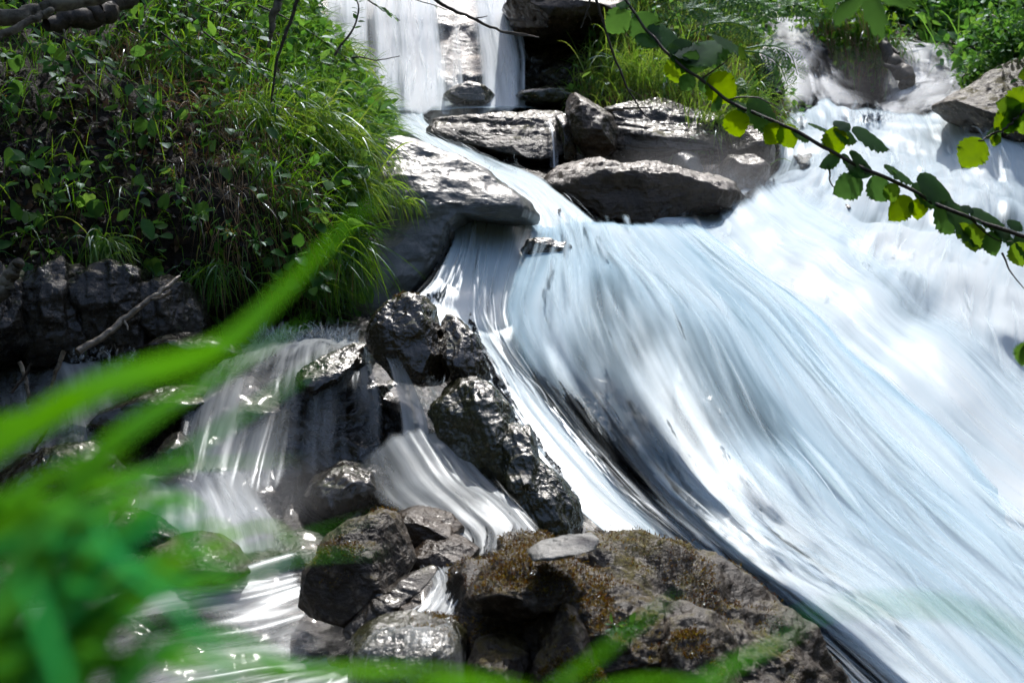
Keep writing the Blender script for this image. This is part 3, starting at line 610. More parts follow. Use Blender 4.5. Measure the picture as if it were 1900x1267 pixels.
# wide ground under everything; unseen side and rear slopes raised to darken rock fronts
gx, gy = np.meshgrid(np.linspace(-70, 70, 90), np.linspace(-60, 90, 90))
r = np.hypot(gx * .9, (gy - 5))
gz = -2.2 + .75 * np.clip(gy - 13.5, 0, 12) + .3 * np.clip(gy - 25, 0, 60) + .5 * np.clip(np.abs(gx) - 9, 0, 40) + 1.1 * np.clip(-3 - gy, 0, 12) + 1.1 * np.clip(-gx - 5, 0, 12) + .9 * np.clip(gx - 7, 0, 12) * (gy < 16) + .6 * fbm(np.stack([gx * .15, gy * .15, gx * 0], -1), 3, 2)
tag(mesh_obj('ground', np.stack([gx, gy, gz], -1).reshape(-1, 3), grid_faces(90, 90), M['turf']), None, None, None, 'structure')

# ------------------------------------------------------------------ left bank
rows = [[(-700, -500, 6.4), (-200, -480, 7.4), (100, -460, 7.9), (300, -440, 8.3), (450, -420, 8.8), (500, -400, 9.3), (530, -380, 10), (500, -380, 12)],
        [(-700, -120, 5.8), (-200, -120, 6.5), (60, -120, 6.9), (250, -120, 7.3), (420, -120, 7.8), (490, -120, 8.2), (530, -110, 8.8), (500, -110, 11)],
        [(-700, 60, 5.3), (-200, 60, 5.8), (60, 60, 6.2), (250, 60, 6.5), (430, 60, 6.9), (510, 60, 7.3), (570, 60, 7.9), (520, 60, 10)],
        [(-700, 200, 4.9), (-200, 200, 5.4), (60, 200, 5.7), (260, 200, 5.95), (450, 200, 6.2), (580, 190, 6.8), (665, 190, 7.5), (640, 190, 9.3)],
        [(-700, 330, 4.8), (-200, 330, 5.15), (60, 330, 5.4), (270, 330, 5.55), (450, 330, 5.65), (590, 300, 6.1), (682, 290, 6.8), (690, 290, 8.4)],
        [(-700, 450, 4.75), (-200, 450, 5.0), (60, 450, 5.2), (270, 450, 5.35), (450, 440, 5.45), (590, 420, 5.75), (668, 410, 6.3), (690, 400, 7.5)],
        [(-700, 560, 4.7), (-200, 560, 4.95), (60, 560, 5.1), (270, 560, 5.25), (440, 550, 5.5), (560, 540, 5.75), (650, 520, 6.0), (700, 520, 7.)],
        [(-700, 680, 4.7), (-200, 665, 4.95), (60, 655, 5.1), (270, 650, 5.25), (430, 640, 5.6), (560, 625, 5.9), (655, 610, 6.1), (700, 610, 6.8)],
        [(-700, 780, 4.7), (-200, 760, 4.95), (60, 740, 5.1), (270, 730, 5.3), (430, 700, 5.65), (560, 690, 5.95), (655, 680, 6.1), (700, 680, 6.8)]]
LB = Surf(rows, 260, 260, .09, .03, 5)
tag(LB.build('bank', M['soil']), None, None, None, 'structure')
# centre bank between the falls (sunlit grass)
rows = [[(1120, -160, 12), (1200, -170, 12), (1290, -180, 12.2), (1350, -160, 12.4), (1390, -150, 13)],
        [(1120, -20, 11), (1200, -20, 11), (1280, -20, 11.2), (1340, -10, 11.5), (1375, 0, 12.3)],
        [(1112, 70, 10.5), (1200, 60, 10.4), (1290, 60, 10.5), (1350, 70, 10.8), (1385, 80, 11.6)],
        [(1090, 150, 10.1), (1190, 140, 9.95), (1300, 140, 9.95), (1370, 130, 10.1), (1410, 140, 10.8)],
        [(1060, 205, 9.8), (1180, 195, 9.5), (1300, 205, 9.45), (1400, 215, 9.5), (1440, 215, 10.2)],
        [(1060, 300, 9.5), (1180, 300, 9.25), (1300, 310, 9.15), (1400, 330, 9.1), (1436, 330, 9.8)]]
CB = Surf(rows, 120, 120, .06, .02, 6)
tag(CB.build('bank', M['turf']), None, None, None, 'structure')
# wooded slope behind on the right
rows = [[(1100, -700, 24), (1500, -700, 24), (1900, -720, 22), (2400, -700, 19), (3000, -600, 16)],
        [(1100, -300, 19), (1500, -300, 19), (1900, -300, 17.5), (2400, -250, 15), (3000, -200, 12)],
        [(1150, -40, 15), (1500, -20, 15), (1700, 20, 15), (2000, -50, 13), (3000, 50, 10)],
        [(1200, 60, 13.6), (1500, 60, 13.8), (1700, 110, 13.8), (1880, 100, 12), (3000, 200, 9.5)],
        [(1200, 160, 13), (1500, 150, 13.2), (1700, 170, 13.2), (1800, 180, 11), (3000, 320, 9)]]
RB = Surf(rows, 100, 100, .2, .03, 7)
tag(RB.build('hillside', M['turf']), None, None, None, 'structure')

# ================================================================== ROCKS
D = M
rock('slab', 'flat-topped dark rock slab below the upper waterfall, thin spout at its right end',
     [(792, 240), (805, 212), (850, 206), (900, 204), (960, 210), (1010, 205), (1040, 205), (1062, 225), (1062, 290), (1040, 316), (960, 308), (880, 287), (820, 270), (794, 252)], 9.2, .32, D['slab'], tilt=1.1, planes=5, rough=.04, strata=.015, sdir=(.08, .2, 1), sfreq=26, seed=3, sub=7, box=.5)
rock('upright', 'tall leaning brown rock standing on end beside the flat slab', [(1050, 172), (1060, 163), (1075, 168), (1110, 190), (1138, 212), (1147, 245), (1140, 285), (1120, 300), (1085, 298), (1066, 265), (1052, 215)], 8.95, .17, D['brown'], tilt=.5, planes=7, rough=.07, seed=5)
rock('wedge', 'small dark rock wedged between the flat slab and the upright rock', [(1030, 215), (1045, 207), (1062, 215), (1068, 250), (1070, 300), (1045, 305), (1035, 245)], 9.0, .12, D['dark'], seed=6, sub=5)
rock('layered', 'layered dark rock ledge right of the upright rock, under sunlit grass', [(1120, 205), (1190, 183), (1230, 180), (1290, 200), (1350, 212), (1352, 262), (1340, 310), (1230, 318), (1130, 310), (1118, 250)], 9.25, .3, D['slab'], tilt=.9, planes=5, rough=.06, strata=.03, sdir=(.1, .1, 1), sfreq=34, seed=7, sub=7, box=.6)
rock('bigbrown', 'large rounded brown boulder in mid stream with a wet sheen on top', [(1000, 345), (1030, 310), (1078, 291), (1110, 292), (1140, 304), (1190, 297), (1240, 305), (1300, 325), (1350, 345), (1380, 375), (1300, 405), (1200, 425), (1110, 415), (1040, 385), (1005, 360)], 8.25, .42, D['brown'], tilt=.8, planes=7, rough=.07, seed=9, sub=7)
rock('blockup', 'upper of the two misty square rocks beside the white torrent', [(1345, 250), (1360, 236), (1415, 234), (1432, 255), (1438, 300), (1400, 312), (1350, 305)], 8.95, .2, D['brown'], tilt=.4, seed=11)
rock('blocklow', 'lower of the two misty square rocks beside the white torrent', [(1340, 300), (1360, 285), (1400, 280), (1422, 290), (1430, 330), (1410, 352), (1360, 355), (1335, 335)], 8.75, .2, D['brown'], tilt=.4, seed=12)
rock('blocksmall', 'small pale rock between the big brown boulder and the square rocks', [(1250, 290), (1270, 278), (1296, 282), (1302, 320), (1290, 340), (1255, 335)], 8.85, .14, D['grey'], tilt=.4, seed=13, sub=5)
rock('ledge', 'overhanging wet ledge at the top beside the upper waterfall, above the dark hollow', [(935, 15), (960, -10), (1050, -30), (1140, -25), (1160, 20), (1152, 60), (1110, 62), (1060, 66), (1000, 74), (955, 62)], 10.5, .55, D['brown'], tilt=.9, planes=5, rough=.07, strata=.025, sfreq=20, seed=15, sub=7, box=.55)
rock('cave', 'black rock face in the hollow under the overhanging ledge', [(940, 50), (1040, 60), (1140, 50), (1160, 110), (1140, 180), (1080, 190), (960, 190), (930, 120)], 11.0, .3, D['dark'], tilt=.2, rough=.06, seed=16, planes=4, box=.5)
rock('curtainrock', 'mossy rock bulge behind the right end of the upper waterfall', [(820, 178), (840, 158), (870, 150), (900, 158), (925, 180), (900, 195), (840, 195)], 9.85, .12, D['olive'], tilt=.6, seed=17, sub=5)
rock('lipA', 'wet rock behind the thin part of the upper waterfall', [(825, 60), (850, 40), (880, 45), (895, 80), (895, 150), (870, 175), (835, 165), (822, 110)], 11.1, .3, D['dark'], tilt=.1, rough=.09, seed=18)
rock('mossledge', 'low mossy rock at the foot of the dark hollow', [(950, 185), (980, 165), (1030, 160), (1080, 168), (1110, 185), (1080, 205), (990, 207)], 10.0, .3, D['olive'], tilt=.8, seed=19, planes=4)
rock('smoothtop', 'big smooth grey rock with a sunlit top and plunging face below the bank', [(640, 420), (660, 300), (690, 252), (738, 238), (800, 262), (870, 300), (930, 338), (978, 372), (992, 398), (985, 414), (935, 418), (872, 410), (842, 440), (822, 500), (775, 560), (722, 640), (640, 650), (630, 520)], 6.55, .34, D['grey'], tilt=.62, planes=7, rough=.07, fine=.005, seed=28, sub=7, centre=(760, 380), box=.6)
rock('crest', 'black rock tip breaking through the water at the crest of the great fall', [(966, 462), (978, 448), (1010, 443), (1050, 450), (1068, 464), (1040, 472), (1010, 482), (975, 480)], 6.36, .10, D['dark'], tilt=.1, rough=.09, fine=.016, seed=25)
rock('humprock', 'brown rock ridge showing through the veil of the great fall', [(925, 600), (950, 590), (1000, 650), (1080, 720), (1150, 800), (1210, 900), (1240, 960), (1190, 940), (1110, 870), (1040, 780), (970, 700)], 5.80, .16, D['brown'], tilt=.9, rough=.06, fine=.025, seed=27, centre=(1065, 760))
rock('stacktop', 'rounded black rock on top of the central rock stack with a sunlit wet crown', [(672, 634), (690, 592), (712, 558), (745, 541), (787, 543), (812, 566), (820, 605), (824, 655), (830, 705), (780, 712), (735, 705), (700, 660)], 4.75, .15, D['dark'], tilt=.5, planes=9, rough=.08, fine=.011, seed=32, sub=7)
rock('stackright', 'narrow black rock leaning against the right side of the stack top', [(812, 602), (828, 588), (850, 590), (880, 618), (900, 662), (912, 706), (875, 714), (832, 708), (815, 660)], 4.72, .11, D['dark'], tilt=.5, planes=9, rough=.09, fine=.011, strata=.04, sdir=(1, .2, .1), sfreq=60, seed=33)
rock('stackmid', 'olive black wet rock in the middle of the central stack, streaked with sun glints', [(778, 740), (805, 708), (880, 704), (925, 722), (952, 762), (965, 830), (985, 900), (940, 930), (880, 880), (820, 810)], 4.42, .17, D['olive'], tilt=.45, planes=8, rough=.08, fine=.011, strata=.045, sdir=(1, .1, .35), sfreq=30, seed=35, sub=7)
rock('stacklow', 'dark ribbed wet rock at the lower right end of the central stack', [(925, 800), (950, 782), (985, 785), (1003, 850), (1045, 890), (1066, 930), (1068, 1000), (1030, 1030), (985, 1010), (945, 950), (900, 890)], 4.3, .16, D['olive'], tilt=.45, planes=8, rough=.09, fine=.011, strata=.05, sdir=(1, .1, .4), sfreq=34, seed=36, sub=7)
rock('ledgerock', 'rounded black rock the brook spills over, left of the stack top', [(540, 712), (565, 680), (610, 655), (655, 640), (688, 642), (697, 664), (684, 695), (655, 722), (610, 738), (560, 740)], 4.78, .18, D['dark'], tilt=1., rough=.08, fine=.016, seed=38, sub=7)
rock('undercut', 'black undercut rock behind the dripping curtain of the brook', [(470, 720), (540, 700), (640, 715), (740, 700), (800, 760), (790, 850), (740, 940), (640, 965), (540, 960), (480, 880), (450, 800)], 4.85, .25, D['dark'], tilt=.15, rough=.1, seed=39, sub=7)
rock('undercutlow', 'low dark boulder at the foot of the dripping curtain', [(555, 930), (580, 885), (640, 862), (700, 870), (740, 905), (748, 960), (700, 990), (620, 985), (565, 965)], 4.35, .18, D['dark'], tilt=.5, rough=.09, seed=40)
rock('ledgeleft', 'dark overhanging rock rim under the left fan of the brook', [(168, 776), (200, 752), (260, 728), (330, 716), (400, 720), (440, 745), (400, 765), (340, 770), (290, 790), (230, 805), (180, 800)], 4.72, .18, D['dark'], tilt=.8, seed=41)
rock('backrim', 'low black rock behind the brook at the foot of the wet bank', [(245, 655), (290, 630), (330, 616), (380, 620), (440, 638), (455, 660), (400, 672), (300, 672)], 5.05, .15, D['dark'], tilt=.6, seed=42)
rock('shadowrock', 'small dark rock in the shade under the brook fan', [(285, 850), (300, 815), (330, 800), (352, 820), (356, 860), (330, 880), (295, 880)], 4.35, .1, D['dark'], tilt=.3, seed=43, sub=5)
rock('leftlow', 'long brown-black rock at the left edge among the grass, lying in the brook', [(-20, 880), (40, 850), (100, 830), (160, 822), (210, 850), (230, 880), (180, 905), (100, 915), (20, 950), (-20, 940)], 4.2, .15, D['dark'], tilt=.6, rough=.08, fine=.016, seed=44)
rock('basinrock', 'dark glinting rock sloping across the lower basin', [(205, 965), (235, 950), (290, 965), (330, 990), (345, 1015), (300, 1030), (240, 1020), (205, 995)], 3.85, .12, D['dark'], tilt=.6, rough=.08, fine=.016, seed=45)
rock('cobble', 'round reddish brown wet cobble with a bright sunlit top in the lower basin', [(262, 1050), (285, 1015), (315, 1000), (355, 994), (395, 1000), (435, 1020), (472, 1055), (430, 1075), (350, 1082), (290, 1075)], 3.72, .14, D['brown'], tilt=.7, planes=2, rough=.03, fine=.012, seed=46)
rock('pebbled', 'rounded pebbled brown boulder in the lower middle, left of the slate', [(563, 1110), (568, 1055), (600, 1008), (640, 975), (700, 950), (732, 955), (756, 1000), (770, 1040), (762, 1085), (705, 1125), (645, 1158), (590, 1148)], 3.6, .2, D['mossy'], tilt=.2, planes=7, rough=.06, fine=.012, seed=47, sub=7)
rock('splint', 'flat slanting slate leaning against the pebbled boulder', [(640, 1160), (690, 1110), (750, 1072), (800, 1056), (810, 1064), (790, 1090), (740, 1130), (690, 1165), (650, 1175)], 3.42, .05, D['slab'], tilt=.9, planes=5, rough=.05, strata=.08, sdir=(.5, .1, 1), sfreq=60, seed=48, centre=(728, 1115), name='rock')
rock('midbrownA', 'brown rock under the running sheet right of the pebbled boulder', [(722, 960), (770, 943), (830, 955), (870, 985), (860, 1010), (800, 1015), (750, 1005)], 3.98, .13, D['brown'], tilt=.8, rough=.08, seed=49)
rock('midbrownB', 'reddish brown flat rock below the running sheet, above the small pool', [(760, 1030), (790, 1005), (850, 1000), (890, 1020), (880, 1050), (830, 1062), (780, 1060)], 3.82, .12, D['brown'], tilt=.8, rough=.07, seed=50)
rock('footblock', 'square mossy rock at the bottom with a thin sheet of water over it', [(655, 1185), (690, 1160), (760, 1152), (840, 1160), (866, 1190), (872, 1260), (860, 1330), (680, 1330), (650, 1260)], 3.15, .17, D['olive'], tilt=.25, planes=3, rough=.05, fine=.011, seed=51, sub=7, box=.5)
rock('lumpA', 'mossy shoulder stone at the top left of the mossy boulder, under the flat slate', [(868, 1100), (900, 1066), (928, 1040), (965, 1026), (1010, 1030), (1050, 1055), (1075, 1090), (1040, 1120), (960, 1140), (890, 1130)], 3.2, .16, D['mossy'], tilt=.25, planes=10, rough=.1, fine=.012, seed=91, group=None)
rock('lumpB', 'pointed dark rock lobe at the foot of the mossy boulder, lowest in the middle', [(985, 1230), (1005, 1170), (1030, 1135), (1060, 1130), (1095, 1165), (1130, 1215), (1165, 1290), (1150, 1400), (990, 1400), (960, 1300)], 3.05, .15, D['mossy'], tilt=.15, planes=10, rough=.1, fine=.012, seed=92)
rock('lumpC', 'pale lichened rock lobe between the mossy boulder and the long pale one', [(1215, 1190), (1235, 1145), (1280, 1130), (1330, 1150), (1370, 1200), (1380, 1290), (1360, 1400), (1220, 1400), (1205, 1280)], 3.15, .16, D['pale'], tilt=.2, planes=10, rough=.1, fine=.012, seed=93)
rock('lumpD', 'small dark stone at the left foot of the mossy boulder beside the mossy block', [(868, 1250), (885, 1200), (930, 1185), (975, 1210), (985, 1270), (960, 1360), (880, 1360)], 3.05, .12, D['mossy'], tilt=.4, planes=9, rough=.1, fine=.012, seed=94)
MB1 = rock('mossy', 'large dark mossy boulder in the foreground, left of the pale lichened one', [(840, 1130), (852, 1085), (872, 1060), (925, 1062), (930, 1035), (965, 1018), (1015, 1022), (1060, 1050), (1100, 1072), (1160, 1092), (1215, 1125), (1255, 1180), (1300, 1290), (1310, 1400), (860, 1420), (850, 1250)], 3.35, .36, D['mossy'], tilt=.12, planes=13, rough=.13, fine=.012, seed=54, sub=7, ridge=.7)
MB2 = rock('pale', 'large lichen-spotted boulder with pale patches sloping down to the white chute', [(1075, 1060), (1095, 1025), (1150, 1012), (1240, 1030), (1330, 1060), (1415, 1110), (1490, 1175), (1560, 1250), (1620, 1330), (1660, 1500), (1180, 1500), (1120, 1250), (1085, 1130)], 3.5, .40, D['pale'], tilt=.28, planes=9, rough=.09, fine=.012, seed=56, sub=7, centre=(1300, 1230), ridge=.7)
rock('flatstone', 'thin flat grey slate resting on top of the mossy boulder', [(978, 1020), (1000, 1008), (1050, 1000), (1100, 996), (1113, 1004), (1105, 1016), (1060, 1025), (1010, 1032), (985, 1030)], 3.1, .075, D['slate'], tilt=2.2, planes=3, rough=.0, strata=.04, sdir=(.1, .3, 1), sfreq=150, seed=57)
rock('chip', 'small stone under the right end of the flat slate', [(1035, 1045), (1050, 1022), (1085, 1020), (1100, 1040), (1085, 1062), (1050, 1065)], 3.45, .06, D['mossy'], tilt=.5, seed=58, sub=5)
for k, (x, y, r_, d_, m_) in enumerate([(702, 1105, 8, 3.42, 'grey'), (690, 1120, 6, 3.40, 'brown'), (663, 1118, 8, 3.44, 'brown'), (770, 1117, 11, 3.4, 'brown'), (765, 1138, 26, 3.38, 'brown'), (726, 1120, 5, 3.38, 'grey')]):
    th = np.linspace(0, 2 * np.pi, 9)[:-1]
    rock('peb%d' % k, ['round grey pebble on the slanting slate', 'tiny brown pebble below the grey one on the slate', 'reddish pebble at the left foot of the pebbled boulder', 'orange pebble in the gap right of the slanting slate', 'brown cobble under the orange pebble in the gap', 'tiny grey pebble in the middle of the slanting slate'][k],
         [(x + r_ * 1.2 * math.cos(t), y + r_ * .8 * math.sin(t)) for t in th], d_, r_ * .0012, D[m_], tilt=.2, planes=1, seed=70 + k, sub=4, name='pebble')
rock('rightbank', 'pale sunlit rock slope on the right bank above the torrent', [(1745, 192), (1790, 160), (1840, 132), (1900, 100), (1990, 75), (2200, 60), (2250, 380), (2100, 430), (1960, 400), (1860, 290), (1790, 230)], 9.35, .5, D['pale'], tilt=.9, planes=6, rough=.06, seed=60, sub=7, centre=(1990, 210))
rock('betweenfalls', 'broad brown misty rock between the two upper right falls', [(1500, 70), (1520, 55), (1600, 60), (1650, 85), (1690, 130), (1712, 185), (1690, 225), (1640, 240), (1580, 215), (1535, 170), (1505, 115)], 12.1, .45, D['brown'], tilt=.4, planes=6, rough=.07, seed=61, sub=7)
rock('midfall', 'dark rock breaking the middle of the upper right fall', [(1480, 85), (1500, 70), (1520, 80), (1525, 105), (1500, 120), (1482, 110)], 11.6, .14, D['dark'], seed=62, sub=5)
rock('postrock', 'dark vertical rock face under the hanging fronds by the upper right fall', [(1400, 100), (1420, 85), (1445, 110), (1453, 160), (1450, 225), (1420, 235), (1395, 215), (1392, 150)], 9.9, .25, D['dark'], tilt=.1, seed=63)
rock('lipleft', 'dark rock at the left lip of the upper right fall', [(1375, 60), (1395, 50), (1415, 75), (1430, 100), (1420, 120), (1385, 110)], 11.4, .2, D['dark'], seed=64, sub=5)
# dark wet rocks at the foot of the left bank
for k, (ol, d_, lb) in enumerate([([(30, 650), (50, 560), (100, 520), (160, 530), (180, 600), (170, 660), (90, 680)], 5.05, 'black dripping rock at the foot of the bank, leftmost of the wet wall'),
                                  ([(150, 650), (160, 560), (200, 520), (255, 540), (268, 610), (255, 665), (190, 670)], 5.1, 'black dripping rock behind the pale stick'),
                                  ([(245, 650), (262, 570), (300, 545), (350, 560), (366, 610), (350, 660), (290, 670)], 5.2, 'black wet rock right of the pale stick at the foot of the bank'),
                                  ([(-60, 660), (-50, 560), (0, 520), (45, 560), (60, 650), (10, 680)], 4.95, 'black wet rock cut by the left edge beside a mossy root')]):
    rock('wall%d' % k, lb, [(x_ + (x_ - np.mean([q[0] for q in ol])) * .25, y_ - (35 if y_ < 600 else 0)) for x_, y_ in ol], d_, .2, D['wall'], tilt=.12, box=.5, rough=.08, fine=.02, strata=.05, sdir=(1, .2, .1), sfreq=24, seed=80 + k)

# ground under the photographer, holding the near grass
gx, gy = np.meshgrid(np.linspace(-3.5, 2.2, 60), np.linspace(-2.5, 2.0, 50))
gz = .92 - 3.2 * smooth(.75, 2.0, gy + .12 * gx) - 2.6 * smooth(.7, 2.1, gx) + .05 * fbm(np.stack([gx * 1.5, gy * 1.5, gx * 0], -1), 3, 9)
tag(mesh_obj('near_bank', np.stack([gx, gy, gz], -1).reshape(-1, 3), grid_faces(50, 60), M['soil']), None, None, None, 'structure')

# ================================================================== VEGETATION
rg = np.random.default_rng(12)
def rn(n, a, b): return rg.uniform(a, b, n)
def rnd3(n, s=1.): return rg.normal(0, s, (n, 3))
Z = np.array([0, 0, 1.]); TOCAM = np.array([0, -1., .2])
def near(px, py, poly): return inpoly(poly)(px, py)

# leaf litter on the dark middle of the bank
lit = Bag()
pos, n = LB.sample(3000, rg, lambda x, y: inpoly([(-120, 240), (100, 180), (380, 170), (400, 300), (330, 400), (340, 520), (250, 560), (-120, 540)])(x, y) + .08 * inpoly([(-200, 0), (600, 0), (640, 600), (-200, 640)])(x, y))
k = len(pos); lit.leaves('oval', pos + n * rn(k, .002, .02)[:, None], rnd3(k), n + rnd3(k, .6), rn(k, .015, .05), rg, rnd=rg.random(k) ** 1.6, curl=rn(k, -2.5, 3.5))
tag(lit.obj('leaf_litter', M['litter']), 'brown dead leaves lying over the shaded middle of the bank', 'dead leaves', None, 'stuff')

# general undergrowth: short grass and small leaves
g = Bag()
okg = lambda x, y: inpoly([(170, -200), (300, 60), (300, 170), (420, 190), (470, 300), (420, 480), (560, 640), (670, 600), (680, 420), (760, 300), (770, 0), (700, -200)])(x, y) + .35 * inpoly([(-300, -200), (320, -200), (320, 180), (-300, 200)])(x, y) + .3 * inpoly([(-300, 180), (420, 180), (420, 640), (-300, 640)])(x, y)
pos, n = LB.sample(12000, rg, okg); k = len(pos)
g.grass(pos, unit(n * .7 + Z * .7 + rnd3(k, .35)), rn(k, .08, .3), rn(k, .3, 1.5), rn(k, .002, .0055), rg, seg=5)
tag(g.obj('grass', M['grass']), 'green grass covering the left bank', 'grass', None, 'stuff')
u = Bag()
oku = lambda x, y: inpoly([(150, -250), (260, 110), (420, 180), (620, 230), (720, 300), (760, 240), (770, 0), (700, -250)])(x, y) + .5 * inpoly([(-300, -200), (320, -200), (320, 140), (-300, 140)])(x, y) + .13 * inpoly([(-300, 140), (660, 140), (660, 600), (-300, 620)])(x, y)
pos, n = LB.sample(7000, rg, oku); k = len(pos)
u.leaves('oval', pos + n * (rn(k, .02, .14))[:, None], unit(rnd3(k) + np.array([.5, -.4, -.1])), unit(Z + n * .6 + rnd3(k, .45)), .02 + .075 * rg.random(k) ** 2, rg)
pos, n = LB.sample(1500, rg, oku); k = len(pos)
u.grass(pos, unit(n + Z * .6 + rnd3(k, .4)), rn(k, .08, .2), rn(k, .0, .5), rn(k, .0015, .003), rg, seg=4)
tag(u.obj('undergrowth', M['herb']), 'mixed small leafy plants growing over the upper left bank', 'undergrowth', None, 'stuff')
u = Bag(); pos, n = LB.sample(900, rg, lambda x, y: (x > -200) * (x < 660) * (y > -60) * (y < 600) * 1.); k = len(pos)
u.leaves('heart', pos + n * rn(k, .03, .12)[:, None], unit(rnd3(k) + np.array([.3, -.6, -.2])), unit(Z + n * .7 + rnd3(k, .35)), rn(k, .03, .075), rg)
tag(u.obj('undergrowth', M['bush']), 'broader heart-shaped leaves scattered over the left bank', 'undergrowth', None, 'stuff')
u = Bag(); pos, n = LB.sample(1500, rg, inpoly([(150, 60), (440, 80), (560, 330), (560, 470), (380, 470), (300, 200)])); k = len(pos)
u.grass(pos + n * .03, unit(n * .6 + np.array([.1, -.3, -.5]) + rnd3(k, .3)), rn(k, .1, .28), rn(k, .5, 1.5), rn(k, .002, .004), rg, seg=5)
tag(u.obj('dry_grass', M['straw']), 'dry straw hanging down the left bank', 'dry grass', None, 'stuff')
# sunlit edge of the bank
u = Bag()
oke = inpoly([(440, -250), (470, 60), (540, 150), (560, 240), (640, 320), (740, 260), (740, 0), (700, -250)])
pos, n = LB.sample(3600, rg, oke); k = len(pos)
u.leaves('oval', pos + n * (rn(k, .02, .15))[:, None], unit(rnd3(k) + np.array([.6, -.3, -.1])), unit(Z + n * .4 + rnd3(k, .5)), .018 + .06 * rg.random(k) ** 1.5, rg)
pos, n = LB.sample(3800, rg, oke); k = len(pos)
u.grass(pos, unit(n * .8 + Z * .7 + rnd3(k, .35)), rn(k, .1, .3), rn(k, .3, 1.2), rn(k, .002, .004), rg, seg=6)
tag(u.obj('undergrowth', M['bush']), 'sunlit leaves and grass along the right edge of the bank', 'undergrowth', None, 'stuff')

def tuft(surf_or_pts, cx, cy, d, spread, n, ln, dirn, mat, label, bend=(.5, 1.5), w=(.0025, .0075), group=None, straw=0, name='grass_tuft', rad=.05, seg=8, grav=(0, 0, -1)):
    c = P(cx, cy, d); root = empty(name, c)
    pos = c + rg.normal(0, 1, (n, 3)) * np.array([spread, spread * .5, spread * .45])
    dr = unit(np.array(dirn, float) + rnd3(n, .38))
    b = Bag(); b.grass(pos, dr, rn(n, *ln), rn(n, *bend), rn(n, *w), rg, seg=seg, grav=grav)
    o = b.obj('blades', mat, root)
    if straw:
        b = Bag(); m = straw; pos = c + rg.normal(0, 1, (m, 3)) * np.array([spread, spread * .5, spread * .4]) + np.array([0, -.02, -.02])
        b.grass(pos, unit(np.array([.1, -.5, -.3]) + rnd3(m, .3)), rn(m, ln[0] * .6, ln[1] * .8), rn(m, 1., 2.), rn(m, .0015, .004), rg, seg=seg)
        b.obj('dry_blades', M['straw'], root)
    tag(root, label, 'grass', group); return root

TG = 'grass tufts hanging from the left bank'
S = LB
def bd(x, y):
    i = np.argmin((S.px - x) ** 2 + (S.py - y) ** 2 + 1e4 * (S.d > 7.9)); return S.d.ravel()[i] - .05
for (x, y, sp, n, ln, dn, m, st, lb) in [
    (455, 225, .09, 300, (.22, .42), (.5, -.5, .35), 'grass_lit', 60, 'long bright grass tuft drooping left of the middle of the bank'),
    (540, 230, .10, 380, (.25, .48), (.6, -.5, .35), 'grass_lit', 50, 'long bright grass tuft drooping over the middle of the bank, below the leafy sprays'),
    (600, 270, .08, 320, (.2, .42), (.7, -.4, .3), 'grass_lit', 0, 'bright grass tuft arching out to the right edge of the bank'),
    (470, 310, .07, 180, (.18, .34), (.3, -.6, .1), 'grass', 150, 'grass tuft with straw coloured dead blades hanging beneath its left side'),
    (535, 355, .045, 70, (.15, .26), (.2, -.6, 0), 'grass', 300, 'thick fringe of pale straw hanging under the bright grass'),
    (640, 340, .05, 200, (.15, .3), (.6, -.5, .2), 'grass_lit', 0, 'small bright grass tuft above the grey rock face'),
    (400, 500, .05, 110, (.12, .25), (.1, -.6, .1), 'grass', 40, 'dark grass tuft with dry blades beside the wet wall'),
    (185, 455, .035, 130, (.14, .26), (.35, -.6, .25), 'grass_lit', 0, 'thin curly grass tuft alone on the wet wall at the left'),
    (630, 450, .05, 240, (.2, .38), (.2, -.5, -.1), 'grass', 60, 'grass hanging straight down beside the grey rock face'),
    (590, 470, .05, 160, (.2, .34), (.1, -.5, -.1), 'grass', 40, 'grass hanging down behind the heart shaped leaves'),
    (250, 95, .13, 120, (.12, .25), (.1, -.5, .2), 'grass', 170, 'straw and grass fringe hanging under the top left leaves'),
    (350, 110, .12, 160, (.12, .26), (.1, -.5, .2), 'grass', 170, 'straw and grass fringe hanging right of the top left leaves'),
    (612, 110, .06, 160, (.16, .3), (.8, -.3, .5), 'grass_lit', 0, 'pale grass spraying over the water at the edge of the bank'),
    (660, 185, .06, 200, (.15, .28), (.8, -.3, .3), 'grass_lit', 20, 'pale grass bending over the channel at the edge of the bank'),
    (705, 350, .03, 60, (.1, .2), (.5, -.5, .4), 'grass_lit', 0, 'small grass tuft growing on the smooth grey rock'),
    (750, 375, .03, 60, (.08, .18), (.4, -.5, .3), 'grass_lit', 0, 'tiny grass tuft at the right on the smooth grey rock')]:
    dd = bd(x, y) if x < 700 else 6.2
    tuft(None, x, y, dd, sp, n, ln, dn, M[m], lb, straw=st, group=TG)

